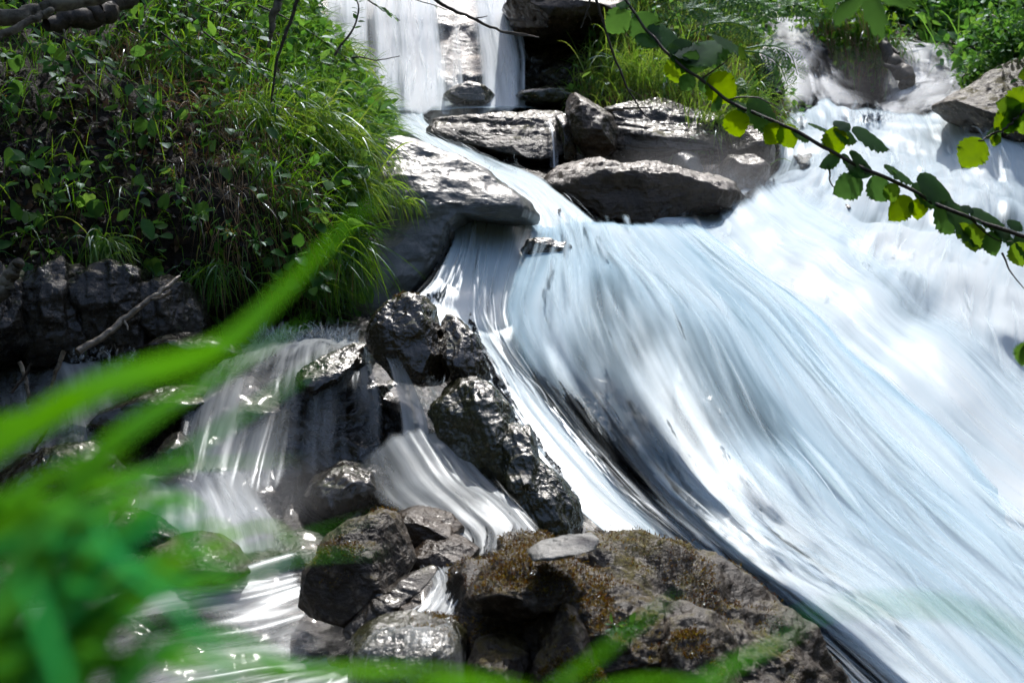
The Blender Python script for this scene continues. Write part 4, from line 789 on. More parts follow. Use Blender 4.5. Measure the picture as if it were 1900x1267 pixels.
def herb(x, y, d, h, nl, size, label, kind='oval', mat='herb', lean=(.2, -.5, .8), group=None, flower=None, name='leafy_plant', br=.35, droop=-.1):
    c = P(x, y, d); root = empty(name, c); L = unit(np.array(lean, float)); s = np.linspace(0, 1, 7)
    stem = c + L * (h * s)[:, None] + np.array([.1, -.05, -.25]) * (h * s ** 2)[:, None]
    b = Bag(); b.tube(stem, [.003, .0022, .0015, .001], 5)
    t = np.sort(rn(nl, .15, 1)); base = np.stack([np.interp(t, s, stem[:, k]) for k in range(3)], -1)
    ang = np.arange(nl) * 2.4 + rg.random() * 6; a = unit(np.cross(L, [.3, 1, .2])); q = np.cross(L, a)
    dv = a * np.cos(ang)[:, None] + q * np.sin(ang)[:, None] + L * br + np.array([.1, -.35, droop])
    pet = base + unit(dv) * (size * .5)
    for i in range(nl): b.tube([base[i], pet[i]], .0009, 4, n=3)
    b.obj('stem', M['twig'] if mat == 'twiggy' else M['herb'], root)
    b = Bag(); k = nl; b.leaves(kind, pet, dv, unit(Z + TOCAM * .25 + rnd3(k, .3)), rn(k, size * .7, size * 1.25), rg, curl=rn(k, .5, 2)); b.obj('leaves', M[mat], root)
    if flower:
        b = Bag(); m = 40; fp = stem[-1] + rnd3(m, .012); b.leaves('narrow', fp, rnd3(m), rnd3(m), rn(m, .006, .012), rg); b.obj('flower', flower, root)
    tag(root, label, 'plant', group); return root
HG = 'leafy plants on the left bank'
M['pinkflower'] = mat_leaf('pink_flower', [(.25, .10, .20), (.4, .2, .32)], trans=.3)
M['yellowflower'] = mat_leaf('yellow_flower', [(.35, .30, .03), (.5, .45, .06)], trans=.3)
H = [(100, 400, .17, 9, .045, 'sunlit nettle-like plant with pale toothed leaves at the left of the bank', 'oval', 'bush', None),
     (150, 345, .16, 8, .05, 'broad-leaved plant hanging over dead leaves at the left', 'heart', 'herb', None),
     (60, 330, .18, 8, .06, 'dark broad-leaved plant near the left edge', 'heart', 'herb', None),
     (25, 220, .2, 12, .035, 'slender plant with tiny yellow flowers at the left edge', 'narrow', 'herb', 'yellowflower'),
     (220, 290, .08, 4, .045, 'single bright leaf cluster amid the dead leaves', 'oval', 'bush', None),
     (120, 150, .2, 10, .05, 'shaded plant below the lichen covered trunk', 'heart', 'herb', None),
     (70, 110, .2, 10, .055, 'shaded broad leaves just under the trunk', 'oval', 'herb', None),
     (310, 340, .1, 7, .03, 'small plant with a yellow flower head between dead leaves', 'oval', 'herb', 'yellowflower'),
     (345, 375, .14, 8, .04, 'light green plant in the middle of the dead leaves', 'oval', 'herb', None),
     (355, 420, .16, 9, .045, 'green plant with pointed leaves left of the straw fringe', 'oval', 'bush', None),
     (440, 450, .13, 10, .035, 'plant with small leaves below the straw fringe', 'oval', 'herb', 'yellowflower'),
     (470, 470, .16, 10, .04, 'leafy plant under the straw, above the dark hollow', 'oval', 'herb', None),
     (535, 490, .12, 7, .06, 'plant with big round leaves above the splash', 'heart', 'herb', None),
     (585, 520, .12, 7, .065, 'plant with pale heart shaped leaves nearest the splash', 'heart', 'herb', None),
     (560, 540, .10, 7, .06, 'lowest heart-leaved plant just above the splash', 'heart', 'herb', None),
     (500, 540, .1, 6, .05, 'round-leaved plant left of the heart shaped leaves', 'heart', 'herb', None),
     (210, 250, .14, 6, .04, 'drooping plant with thin leaves left of the straw', 'narrow', 'herb', None),
     (290, 220, .16, 8, .04, 'shaded plant under the straw fringe', 'oval', 'herb', None),
     (650, 330, .16, 8, .055, 'sunlit plant with broad leaves at the bank edge above the grey rock', 'heart', 'bush', None),
     (690, 240, .14, 9, .06, 'bright broad-leaved plant at the bank edge beside the channel', 'heart', 'bush', None),
     (668, 280, .14, 9, .06, 'translucent yellow-green leaves low on the bank edge', 'heart', 'bush', None),
     (655, 395, .12, 8, .02, 'small plant with a pink flower head near the grey rock', 'narrow', 'herb', 'pinkflower'),
     (180, 60, .2, 12, .05, 'leafy plant right of the lichen covered trunk', 'oval', 'herb', None),
     (250, 60, .2, 12, .05, 'leafy plant beneath the dark log at the top', 'oval', 'herb', None)]
for (x, y, h, nl, sz, lb, kd, mt, fl) in H:
    herb(x, y, bd(x, y) - .06, h, nl, sz, lb, kd, mt, lean=(rg.uniform(-.2, .5), -.6, .6), group=HG, flower=M[fl] if fl else None)

# leafy sprays hanging across the upper bank
def spray(pts, d0, d1, rad, nl, size, label, mat='herb', kind='oval', group=None, name='leafy_branch', twigmat='twig', droop=(.5, -.2, -.35), sides=2, side=.8):
    pts = np.array(pts, float); W = P(pts[:, 0], pts[:, 1], np.linspace(d0, d1, len(pts))); root = empty(name, W[0])
    b = Bag(); b.tube(W, np.linspace(rad, rad * .3, len(pts)), 6, jit=.004); b.obj('stem', M[twigmat], root)
    C = catmull(W, 60); T = unit(np.gradient(C, axis=0)); i = (np.sort(rn(nl, .08, 1)) * 59).astype(int)
    sg = np.where(np.arange(nl) % 2, 1., -1.); sd = unit(np.cross(T[i], Z)) * sg[:, None]
    dv = T[i] * .7 + sd * side + np.array(droop) * .6 + rnd3(nl, .15)
    b = Bag(); b.leaves(kind, C[i] + unit(dv) * .006, dv, unit(Z + rnd3(nl, .25)), rn(nl, size * .7, size * 1.2), rg, curl=rn(nl, .5, 1.8)); b.obj('leaves', M[mat], root)
    tag(root, label, 'branch', group); return root
SG = 'leafy sprays hanging over the upper bank'
for pts, d0, d1, nl, sz, lb, mt in [
    ([(270, -20), (380, 15), (470, 50), (560, 75)], 6.0, 5.8, 26, .055, 'leafy spray highest on the bank, pointing down right', 'herb'),
    ([(380, 60), (440, 110), (500, 140), (560, 175)], 5.9, 5.8, 22, .05, 'leafy spray with shiny leaves in the middle of the upper bank', 'herb'),
    ([(420, 90), (500, 130), (580, 165), (650, 200)], 6.2, 6.2, 24, .05, 'lowest leafy spray slanting toward the water', 'bush'),
    ([(300, 60), (350, 105), (400, 130), (450, 150)], 5.7, 5.6, 20, .05, 'leafy spray left of the shiny one', 'herb'),
    ([(480, 10), (560, 50), (620, 90), (690, 140)], 6.6, 6.8, 26, .045, 'sunny leafy spray near the waterfall edge', 'bush'),
    ([(100, 60), (180, 110), (240, 150), (270, 200)], 5.3, 5.2, 18, .055, 'shaded leafy spray hanging under the trunk', 'herb')]:
    spray(pts, d0, d1, .004, nl, sz, lb, mt, group=SG)
spray([(596, 150), (630, 90), (658, 50), (664, 10), (650, -30)], 7.2, 7.4, .008, 30, .035, 'thin leafy twig standing against the upper waterfall', 'bush', name='leafy_branch')
spray([(655, -20), (690, 5), (715, 20), (742, 40)], 7.2, 7.2, .006, 26, .04, 'leafy twig arching over the upper waterfall', 'bush', name='leafy_branch')
spray([(640, -60), (700, -20), (760, -5), (830, 20)], 7.2, 7.2, .006, 10, .03, 'sparse leafy twig at the top over the waterfall', 'bush', name='leafy_branch')

def stick(pts, d, rad, mat, label, name='twig', forks=()):
    pts = np.array(pts, float); dd = np.broadcast_to(np.asarray(d, float), (len(pts),)) if np.ndim(d) == 0 else np.array(d, float)
    W = P(pts[:, 0], pts[:, 1], dd); b = Bag(); b.tube(W, rad, 9, n=max(30, len(pts) * 10), jit=max(.0015, np.max(rad) * .35), seed=len(label))
    for fp in forks:
        fp = np.array(fp, float); b.tube(P(fp[:, 0], fp[:, 1], fp[:, 2]), [np.max(rad) * .45, np.max(rad) * .2], 6, jit=.002, seed=3)
    return tag(b.obj(name, M[mat]), label, 'twig' if name == 'twig' else name)
stick([(142, 655), (190, 625), (230, 592), (280, 555), (310, 530), (333, 514)], [4.75, 4.8, 4.85, 4.9, 4.95, 5.0], [.013, .012, .011, .010, .008, .006], 'stick', 'pale wet stick leaning up from the brook on the left', 'stick', forks=[[(230, 592, 4.85), (238, 612, 4.82)], [(280, 555, 4.9), (300, 552, 4.88), (318, 540, 4.85)]])
stick([(36, 670), (48, 705), (54, 750)], 4.55, [.007, .006, .005], 'stick', 'short reddish stick poking up from the left pool', 'stick')
stick([(118, 652), (104, 690), (92, 722)], 4.6, [.008, .007, .004], 'stick', 'reddish stick leaning beside the left pool rock', 'stick')
stick([(20, 730), (44, 700), (58, 675)], 4.5, [.005, .004], 'twig', 'dark twig crossing the short reddish stick')
stick([(60, 838), (75, 815), (90, 795)], 4.35, [.006, .004], 'twig', 'dark twig sticking out of the foam at the left')
stick([(-60, 560), (0, 540), (28, 500), (40, 484)], 4.8, [.03, .028, .022, .012], 'bark', 'pale mossy root at the left edge of the bank', 'root')
stick([(562, -30), (535, 50), (515, 110), (503, 190)], 5.7, [.008, .007, .006, .004], 'twig', 'dark bare stem crossing the upper bank')
stick([(525, -30), (508, 30), (498, 90)], 5.9, [.02, .016, .006], 'bark', 'thick brown stem hanging at the top of the bank')
stick([(118, 55), (130, 95), (160, 140), (190, 170)], 5.3, [.004, .003, .002], 'straw' if False else 'stick', 'pale thin stalk arching under the trunk')
stick([(460, 345), (480, 325), (498, 305)], 5.45, [.004, .002], 'twig', 'dark twig lying in the bright grass')
stick([(640, 112), (665, 106), (700, 112), (742, 104)], 7.3, [.005, .004, .002], 'twig', 'bare forked twig against the upper waterfall', forks=[[(675, 108, 7.3), (685, 92, 7.3)], [(665, 106, 7.3), (650, 90, 7.3)]])
stick([(785, -20), (830, 15), (880, 35), (930, 58), (1000, 70)], 6.5, [.009, .008, .006, .003], 'twig', 'dark bare twig hanging in front of the upper waterfall', forks=[[(930, 58, 6.5), (980, 64, 6.5)], [(880, 35, 6.5), (905, 30, 6.5)]])
stick([(1098, -20), (1090, 20), (1078, 52)], 6.0, [.005, .004, .002], 'twig', 'short twig hanging from the top near the overhanging ledge', forks=[[(1090, 20, 6.), (1098, 45, 6.)]])
stick([(1100, -20), (1118, 40), (1138, 100), (1165, 165), (1190, 205), (1210, 225)], 5.2, [.005, .005, .004, .003, .0015], 'twig', 'long thin twig hanging down past the upright rock', forks=[[(1118, 40, 5.2), (1160, 30, 5.2)], [(1165, 165, 5.2), (1192, 180, 5.2)]])
stick([(1640, 75), (1655, 110), (1678, 140), (1680, 170)], [11.2, 11.1, 11., 10.9], [.04, .05, .07, .03], 'twig', 'broken black branch jammed between the two upper right falls', 'dead_branch', forks=[[(1650, 90, 11.2), (1668, 100, 11.1)], [(1665, 130, 11.), (1640, 120, 11.)]])
stick([(1130, 203), (1160, 202), (1200, 200)], 9., [.012, .01, .006], 'stick', 'pale stick lying on the layered ledge', 'stick')
stick([(-120, 30), (20, 28), (110, 12), (230, -12), (330, -30)], [4.6, 4.65, 4.7, 4.8, 4.9], [.030, .028, .024, .018, .014], 'bark', 'lichen covered branch crossing the top left corner', 'dead_branch')
stick([(-60, 90), (10, 62), (60, 38), (95, 18)], [4.5, 4.55, 4.6, 4.65], [.016, .014, .012, .010], 'bark', 'thinner lichen branch rising to meet the thick one at top left', 'dead_branch')
stick([(90, 40), (170, 30), (215, 8), (260, -20)], [5.4, 5.5, 5.6, 5.7], [.03, .045, .04, .03], 'twig', 'dark log in the shade behind the lichen branch', 'log')

# big tree with an out-of-view crown, trimmed to shade only the bank
tr = empty('tree', (-2.7, 6.2, 1.3))
b = Bag(); b.tube([(-2.7, 6.2, .9), (-2.6, 6.3, 2.6), (-2.3, 6.8, 4.2), (-2.2, 7.2, 6.0), (-2.2, 7.4, 8)], [.22, .18, .15, .11, .05], 14, n=60, jit=.05)
b.obj('trunk', M['bark'], tr)
b = Bag(); limb = []
for k in range(26):
    a0 = np.array([-2.3 + rg.normal(0, .08), 6.9, rg.uniform(3.0, 6.8)]); e = np.array([rg.uniform(-7.5, .1), rg.uniform(4.8, 12.5), rg.uniform(3.3, 6.8)])
    mid = (a0 + e) / 2 + np.array([0, 0, .35]); C = catmull(np.array([a0, mid, e]), 20); limb.append(C[4:]); b.tube([a0, mid, e], [.05, .03, .01], 7, jit=.03, seed=k)
b.obj('limbs', M['bark'], tr)
b = Bag(); Lc = np.concatenate(limb); n = 12500; pos = Lc[rg.integers(0, len(Lc), n)] + rnd3(n, 1.) * np.array([.42, .42, .26])
edge = -.35 + .33 * np.sin(pos[:, 1] * 2.1)
pos = pos[(pos[:, 2] > 2.75) & (pos[:, 0] < edge - 1.3 * smooth(8.0, 9.2, pos[:, 1]))]; n = len(pos)
b.leaves('simple', pos, unit(rnd3(n) + np.array([0, 0, -.4])), unit(rnd3(n, .5) + Z), rn(n, .09, .16), rg)
b.obj('crown', M['crown'], tr)
tag(tr, 'tall leafy tree on the left bank whose crown shades it', 'tree')

# ---------------------------------------------------------------- centre bank, sunlit
g = Bag()
pos, n = CB.sample(5200, rg, lambda x, y: (y < 250) * 1. + .1); k = len(pos)
g.grass(pos, unit(n * .5 + Z + rnd3(k, .35)), rn(k, .12, .34), rn(k, .3, 1.2), rn(k, .003, .006), rg, seg=5)
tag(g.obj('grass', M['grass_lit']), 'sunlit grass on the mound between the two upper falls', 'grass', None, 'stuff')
g = Bag(); pos, n = CB.sample(1500, rg, lambda x, y: (y < 240) * (y > 60) * 1.); k = len(pos)
g.grass(pos, unit(n * .8 + Z * .4 + rnd3(k, .45)), rn(k, .08, .25), rn(k, .5, 1.6), rn(k, .002, .005), rg, seg=5)
tag(g.obj('dry_grass', M['straw']), 'dry straw among the grass on the mound between the falls', 'dry grass', None, 'stuff')
g = Bag(); pos, n = CB.sample(3600, rg, lambda x, y: (y < 90) * 1. + .12 * (y < 240)); k = len(pos)
g.leaves('oval', pos + n * rn(k, .02, .28)[:, None], unit(rnd3(k) + np.array([0, -.5, -.1])), unit(Z + rnd3(k, .5)), rn(k, .03, .08), rg)
tag(g.obj('undergrowth', M['bush']), 'leafy undergrowth along the top of the mound between the falls', 'undergrowth', None, 'stuff')
CG = 'grass tufts on the centre mound'
for (x, y, d, sp, n, ln, dn, st, lb) in [
    (1125, 185, 9.9, .1, 150, (.3, .55), (.25, -.3, 1), 10, 'tall grass tuft growing behind the upright rock'),
    (1180, 165, 9.75, .12, 170, (.3, .6), (.1, -.3, 1), 20, 'tall blue-green grass tuft right of the upright rock'),
    (1240, 170, 9.6, .12, 150, (.25, .5), (.1, -.4, .8), 50, 'grass tuft with dry blades in the middle of the mound'),
    (1320, 255, 9.1, .10, 240, (.2, .42), (.1, -.5, .9), 90, 'rounded grass tuft with brown hanging roots above the square rocks'),
    (1110, 130, 10.2, .06, 50, (.3, .55), (.2, -.3, 1), 0, 'few tall thin grass blades in front of the dark hollow'),
    (1370, 190, 9.4, .12, 150, (.2, .4), (.2, -.5, .5), 50, 'grass tuft hanging toward the torrent at the mound edge')]:
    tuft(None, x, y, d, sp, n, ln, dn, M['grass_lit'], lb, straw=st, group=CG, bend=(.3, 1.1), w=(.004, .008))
# pinnate fronds
def frond(pts, d, L, mat, label, group, pairs=9, sub=True, name='fern_frond'):
    pts = np.array(pts, float); W = P(pts[:, 0], pts[:, 1], np.full(len(pts), d)); root = empty(name, W[0])
    C = catmull(W, 40); T = unit(np.gradient(C, axis=0)); b = Bag(); b.tube(W, [.006, .003], 5); b.obj('stalk', M['bush'], root)
    b = Bag(); i = np.linspace(8, 39, pairs).astype(int); s_ = np.sin(np.linspace(.5, 2.7, pairs))
    up = unit(np.array([.1, -.55, .8]))
    for sg in (-1, 1):
        sd = unit(np.cross(T[i], up)) * sg; dv = sd + T[i] * .45 + np.array([0, 0, -.25])
        if sub:
            for q in np.linspace(.15, 1, 5):
                bp = C[i] + unit(dv) * (L * s_ * q)[:, None]
                for s2 in (-1, 1): b.leaves('narrow', bp, dv * .7 + T[i] * s2 * .7, np.repeat(up[None], pairs, 0), L * s_ * .32 * (1.15 - q * .6) + .01, rg)
        else: b.leaves('narrow', C[i], dv, np.repeat(up[None], pairs, 0) + rnd3(pairs, .15), L * s_ * rn(pairs, .9, 1.1), rg)
    b.obj('leaflets', M[mat], root); tag(root, label, 'fern', group)
FG = 'pinnate fronds beside the upper right fall'
for k, (pts, d, L, lb) in enumerate([
    ([(1385, 90), (1430, 85), (1465, 100), (1480, 140)], 9.3, .13, 'frond drooping over the upper right fall, outermost'),
    ([(1380, 95), (1415, 100), (1445, 120), (1462, 160)], 9.2, .12, 'frond drooping just left of the outermost frond'),
    ([(1370, 90), (1395, 115), (1410, 150), (1405, 185)], 9.2, .12, 'frond hanging down over the dark rock face'),
    ([(1340, 90), (1330, 120), (1350, 150), (1385, 165)], 9.2, .13, 'low frond curling under the drooping ones'),
    ([(1290, 40), (1340, 15), (1400, 5), (1450, 25)], 10.2, .17, 'broad frond spread at the top of the mound, right'),
    ([(1260, 50), (1300, 10), (1350, -10), (1400, -5)], 10.2, .17, 'broad frond behind the right one at the very top'),
    ([(1230, 60), (1250, 30), (1290, 15), (1340, 35)], 10., .15, 'frond at the top of the mound in the middle'),
    ([(1270, 70), (1320, 45), (1370, 45), (1410, 70)], 9.9, .15, 'frond lying over the grass at mid mound'),
    ([(1400, 40), (1440, 20), (1480, 10), (1515, 30)], 11.2, .17, 'frond above the lip of the upper right fall'),
    ([(1240, 300), (1262, 272), (1290, 262), (1320, 275)], 8.9, .09, 'small fern in front of the layered ledge')]):
    frond(pts, d, L, 'bush', lb, FG)
# plants hanging over the rock between the upper right falls
g = Bag(); c = P(np.array([1515, 1540, 1565, 1590, 1615, 1640]), np.array([45, 38, 40, 52, 66, 85]), np.full(6, 11.6)); k = 900
pos = c[rg.integers(0, 6, k)] + rnd3(k, .09); g.grass(pos, unit(rnd3(k, .4) + np.array([.1, -.7, .2])), rn(k, .15, .5), rn(k, .8, 2), rn(k, .004, .009), rg, seg=6)
pos = c[rg.integers(0, 6, 900)] + rnd3(900, .14) + np.array([0, -.1, -.05]); g.leaves('oval', pos, unit(rnd3(900) + np.array([0, -.3, -.5])), rnd3(900) + Z, rn(900, .03, .08), rg)
tag(g.obj('hanging_plants', M['grass']), 'grass and leaves hanging over the rock between the upper right falls', 'plants', None, 'stuff')
g = Bag(); k = 260; pos = c[rg.integers(0, 6, k)] + rnd3(k, .08) + np.array([0, -.15, -.05]); g.grass(pos, unit(rnd3(k, .3) + np.array([.1, -.7, -.2])), rn(k, .15, .45), rn(k, 1, 2), rn(k, .003, .007), rg, seg=5)
tag(g.obj('dry_grass', M['straw']), 'dry roots hanging under the plants between the upper right falls', 'dry grass', None, 'stuff')

# wooded slope behind
g = Bag(); pos, n = RB.sample(16000, rg, lambda x, y: (y < 220) * (y > -420) * 1.); k = len(pos)
h = .5 + .5 * fbm(pos * .9, 3, 8); g.leaves('oval', pos + n * (rn(k, 0, 1.) * (.15 + .7 * h))[:, None], unit(rnd3(k) + np.array([0, -.4, -.3])), unit(Z + rnd3(k, .5)), rn(k, .06, .17), rg)
k = 3000; pos, n = RB.sample(k, rg, lambda x, y: (y < 220) * (y > -200) * 1.); g.grass(pos, unit(n + Z + rnd3(k, .4)), rn(k, .3, .9), rn(k, .3, 1), rn(k, .006, .012), rg, seg=5)
tag(g.obj('undergrowth', M['herb']), 'dense green scrub on the slope behind the upper right falls', 'undergrowth', None, 'stuff')
def shrub(cx, cy, d, r, n, size, mat, label, group):
    c = P(cx, cy, d); root = empty('shrub', c - np.array([0, 0, r[2]])); b = Bag(); tips = []
    for k in range(16):
        e = c + rnd3(1, .5)[0] * np.array(r); m = (e + c - np.array([0, 0, r[2]])) / 2 + rnd3(1, .08)[0]; C = catmull(np.array([c - np.array([0, 0, r[2]]), m, e]), 12); tips.append(C[4:]); b.tube([c - np.array([0, 0, r[2]]), m, e], [.012, .008, .003], 5)
    b.obj('branches', M['twig'], root); T_ = np.concatenate(tips); pos = T_[rg.integers(0, len(T_), n)] + rnd3(n, .22) * np.array(r)
    b = Bag(); b.leaves('oval', pos, unit(rnd3(n) + np.array([0, -.4, -.3])), unit(Z + rnd3(n, .5)), rn(n, size * .6, size * 1.3), rg); b.obj('leaves', M[mat], root)
    tag(root, label, 'shrub', group)
SH = 'shrubs at the upper right'
shrub(1905, 40, 9.8, (.42, .4, .30), 2600, .055, 'herb', 'dense shrub at the right edge above the pale rock slope', SH)
shrub(1830, 125, 10.4, (.16, .2, .14), 1100, .05, 'bush', 'low shrub beside the foam at the foot of the right slope', SH)
shrub(1860, -20, 12.4, (.5, .5, .3), 2200, .09, 'herb', 'broad leafy shrub at the top, right of the hanging leaf', SH)
shrub(1700, 5, 13.4, (.6, .5, .3), 1700, .10, 'herb', 'shaded shrub behind the hanging leaf at the top', SH)
shrub(1560, -10, 13, (.8, .5, .35), 1700, .10, 'bush', 'leafy shrub above the two upper right falls', SH)
shrub(1990, -20, 9.2, (.5, .5, .5), 2400, .055, 'herb', 'leafy shrub cut by the right edge at the top', SH)

# moss on boulders: short tufts, children of their rock
def mossy(key, n, thr, ln, seed, mask=None):
    o = ROCKS[key]; me = o.data; V = np.empty(len(me.vertices) * 3); me.vertices.foreach_get('co', V); V = V.reshape(-1, 3) + np.array(o.location)
    Nn = np.empty(len(me.vertices) * 3); me.vertex_normals.foreach_get('vector', Nn); Nn = Nn.reshape(-1, 3)
    m = (Nn[:, 2] + .9 * fbm(V * 7, 4, seed) > thr)
    if mask is not None: x, y, _ = proj(V); m &= mask(x, y) > 0
    i = np.nonzero(m)[0]
    if len(i) < 10: return
    i = rg.choice(i, n); p = V[i] + rnd3(n, .004); b = Bag(); b.grass(p - Nn[i] * .002, unit(Nn[i] + rnd3(n, .5)), rn(n, *ln), rn(n, 0, .5), rn(n, .0012, .003), rg, seg=2)
    b.obj('moss', M['moss'], o)
mossy('mossy', 15000, .72, (.004, .014), 1)
mossy('lumpA', 5000, .6, (.004, .014), 11)
mossy('lumpB', 2500, .9, (.004, .012), 12)
mossy('lumpC', 1500, 1., (.004, .012), 13)
mossy('pale', 8000, .95, (.004, .012), 2)
mossy('pebbled', 1500, 1.05, (.003, .009), 3)
mossy('stacktop', 1500, 1.1, (.003, .008), 4)
mossy('footblock', 1500, 1.0, (.003, .008), 5)
herb(1140, 1170, 3.05, .04, 7, .018, 'tiny bright green seedling growing on the mossy boulder', 'oval', 'bush', lean=(-.1, -.4, .6), name='leafy_plant')
herb(1160, 1168, 3.05, .035, 6, .02, 'second tiny seedling on the mossy boulder, right of the brighter one', 'oval', 'bush', lean=(.2, -.4, .6), name='leafy_plant')

# ---------------------------------------------------------------- hazel branch in front of the torrent
def hazel(stem, d, rad, leaves, label, twigs=()):
    st = np.array(stem, float); W = P(st[:, 0], st[:, 1], np.interp(np.arange(len(st)), [0, len(st) - 1], d)); root = empty('hazel_branch', W[0])
    b = Bag(); b.tube(W, rad, 8, n=90, jit=.003, seed=4)
    for tw in twigs:
        tw = np.array(tw, float); dd = np.interp(tw[:, 0], st[:, 0], np.linspace(*d, len(st))) if st[0, 0] < st[-1, 0] else np.full(len(tw), d[0])
        b.tube(P(tw[:, 0], tw[:, 1], dd), [.003, .002, .0012], 5, jit=.002, seed=int(tw[0, 0]))
    b.obj('stem', M['twig'], root)
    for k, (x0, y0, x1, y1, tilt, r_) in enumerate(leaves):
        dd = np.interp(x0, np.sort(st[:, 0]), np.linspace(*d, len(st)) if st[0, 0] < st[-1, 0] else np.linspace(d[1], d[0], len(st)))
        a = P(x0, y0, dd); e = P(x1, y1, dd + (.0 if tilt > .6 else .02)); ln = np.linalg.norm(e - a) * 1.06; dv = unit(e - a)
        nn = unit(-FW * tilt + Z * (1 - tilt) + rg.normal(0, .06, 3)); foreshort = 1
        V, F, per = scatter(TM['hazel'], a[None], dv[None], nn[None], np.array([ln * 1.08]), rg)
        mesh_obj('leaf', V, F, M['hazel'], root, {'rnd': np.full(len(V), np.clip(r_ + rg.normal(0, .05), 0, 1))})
    return tag(root, label, 'branch')
LV = [  # base x,y  tip x,y  how much the blade faces the camera, brightness painted for backlight
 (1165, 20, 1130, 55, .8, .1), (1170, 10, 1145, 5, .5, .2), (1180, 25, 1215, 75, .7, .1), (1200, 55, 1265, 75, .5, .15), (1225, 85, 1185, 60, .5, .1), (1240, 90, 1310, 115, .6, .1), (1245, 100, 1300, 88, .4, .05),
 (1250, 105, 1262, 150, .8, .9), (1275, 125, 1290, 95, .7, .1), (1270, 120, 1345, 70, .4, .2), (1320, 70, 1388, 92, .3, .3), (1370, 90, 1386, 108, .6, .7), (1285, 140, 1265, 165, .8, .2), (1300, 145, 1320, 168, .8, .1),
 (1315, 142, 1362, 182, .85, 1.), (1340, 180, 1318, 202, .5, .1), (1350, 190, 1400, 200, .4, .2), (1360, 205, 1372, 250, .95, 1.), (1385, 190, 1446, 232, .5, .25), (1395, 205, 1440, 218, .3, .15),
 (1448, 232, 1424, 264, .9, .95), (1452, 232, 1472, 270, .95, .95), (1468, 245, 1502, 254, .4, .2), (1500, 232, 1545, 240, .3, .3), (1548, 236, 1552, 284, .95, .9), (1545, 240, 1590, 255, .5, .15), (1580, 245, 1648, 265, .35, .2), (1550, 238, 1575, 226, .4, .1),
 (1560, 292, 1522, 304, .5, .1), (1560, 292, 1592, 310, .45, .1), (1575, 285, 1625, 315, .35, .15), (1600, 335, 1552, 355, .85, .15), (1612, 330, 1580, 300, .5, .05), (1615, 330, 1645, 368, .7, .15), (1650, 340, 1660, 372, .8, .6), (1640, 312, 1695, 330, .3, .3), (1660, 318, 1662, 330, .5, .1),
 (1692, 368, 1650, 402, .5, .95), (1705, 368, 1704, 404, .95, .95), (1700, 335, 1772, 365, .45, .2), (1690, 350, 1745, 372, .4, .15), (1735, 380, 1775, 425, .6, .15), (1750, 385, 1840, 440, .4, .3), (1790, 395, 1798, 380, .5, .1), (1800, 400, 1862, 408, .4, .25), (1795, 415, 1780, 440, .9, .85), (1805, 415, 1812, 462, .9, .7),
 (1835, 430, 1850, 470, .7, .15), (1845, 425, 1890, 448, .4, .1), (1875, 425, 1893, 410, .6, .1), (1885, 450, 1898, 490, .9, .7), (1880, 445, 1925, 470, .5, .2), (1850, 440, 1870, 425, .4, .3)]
hazel([(1120, -60), (1165, 10), (1205, 62), (1245, 105), (1295, 145), (1350, 185), (1410, 215), (1470, 240), (1540, 280), (1600, 312), (1680, 345), (1740, 380), (1800, 405), (1860, 425), (1960, 455)], (3.9, 3.5), [.0039, .0035, .004, .0042, .0044, .0045, .0045, .0046, .0048, .0048, .0048, .005, .005, .0052, .006], LV,
      'long hazel branch with toothed leaves hanging across the white torrent',
      [[(1300, 148), (1340, 120), (1358, 105)], [(1350, 185), (1400, 180), (1440, 196)], [(1537, 305), (1542, 340), (1552, 352)], [(1860, 470), (1875, 505), (1900, 535)], [(1800, 405), (1840, 440), (1880, 450)]])
hazel([(1960, 150), (1915, 190), (1890, 215), (1862, 240), (1815, 262)], (3.4, 3.4), [.005, .004, .003, .002], [(1915, 165, 1880, 215, .9, .9), (1895, 205, 1855, 190, .8, .8), (1900, 190, 1905, 245, .9, .7), (1875, 215, 1870, 245, .7, .3), (1890, 210, 1850, 235, .8, .95), (1850, 250, 1845, 270, .8, .8), (1855, 238, 1828, 252, .4, .2), (1822, 258, 1790, 305, .9, .95), (1845, 240, 1860, 262, .6, .2), (1920, 130, 1890, 140, .6, .9)],
      'short backlit hazel twig entering from the right edge')
hazel([(1960, 600), (1920, 620), (1905, 640)], (2.4, 2.4), [.003, .002], [(1908, 635, 1898, 675, .8, .3), (1910, 630, 1885, 645, .3, .2)], 'single leaf showing at the right edge below the hazel branches')
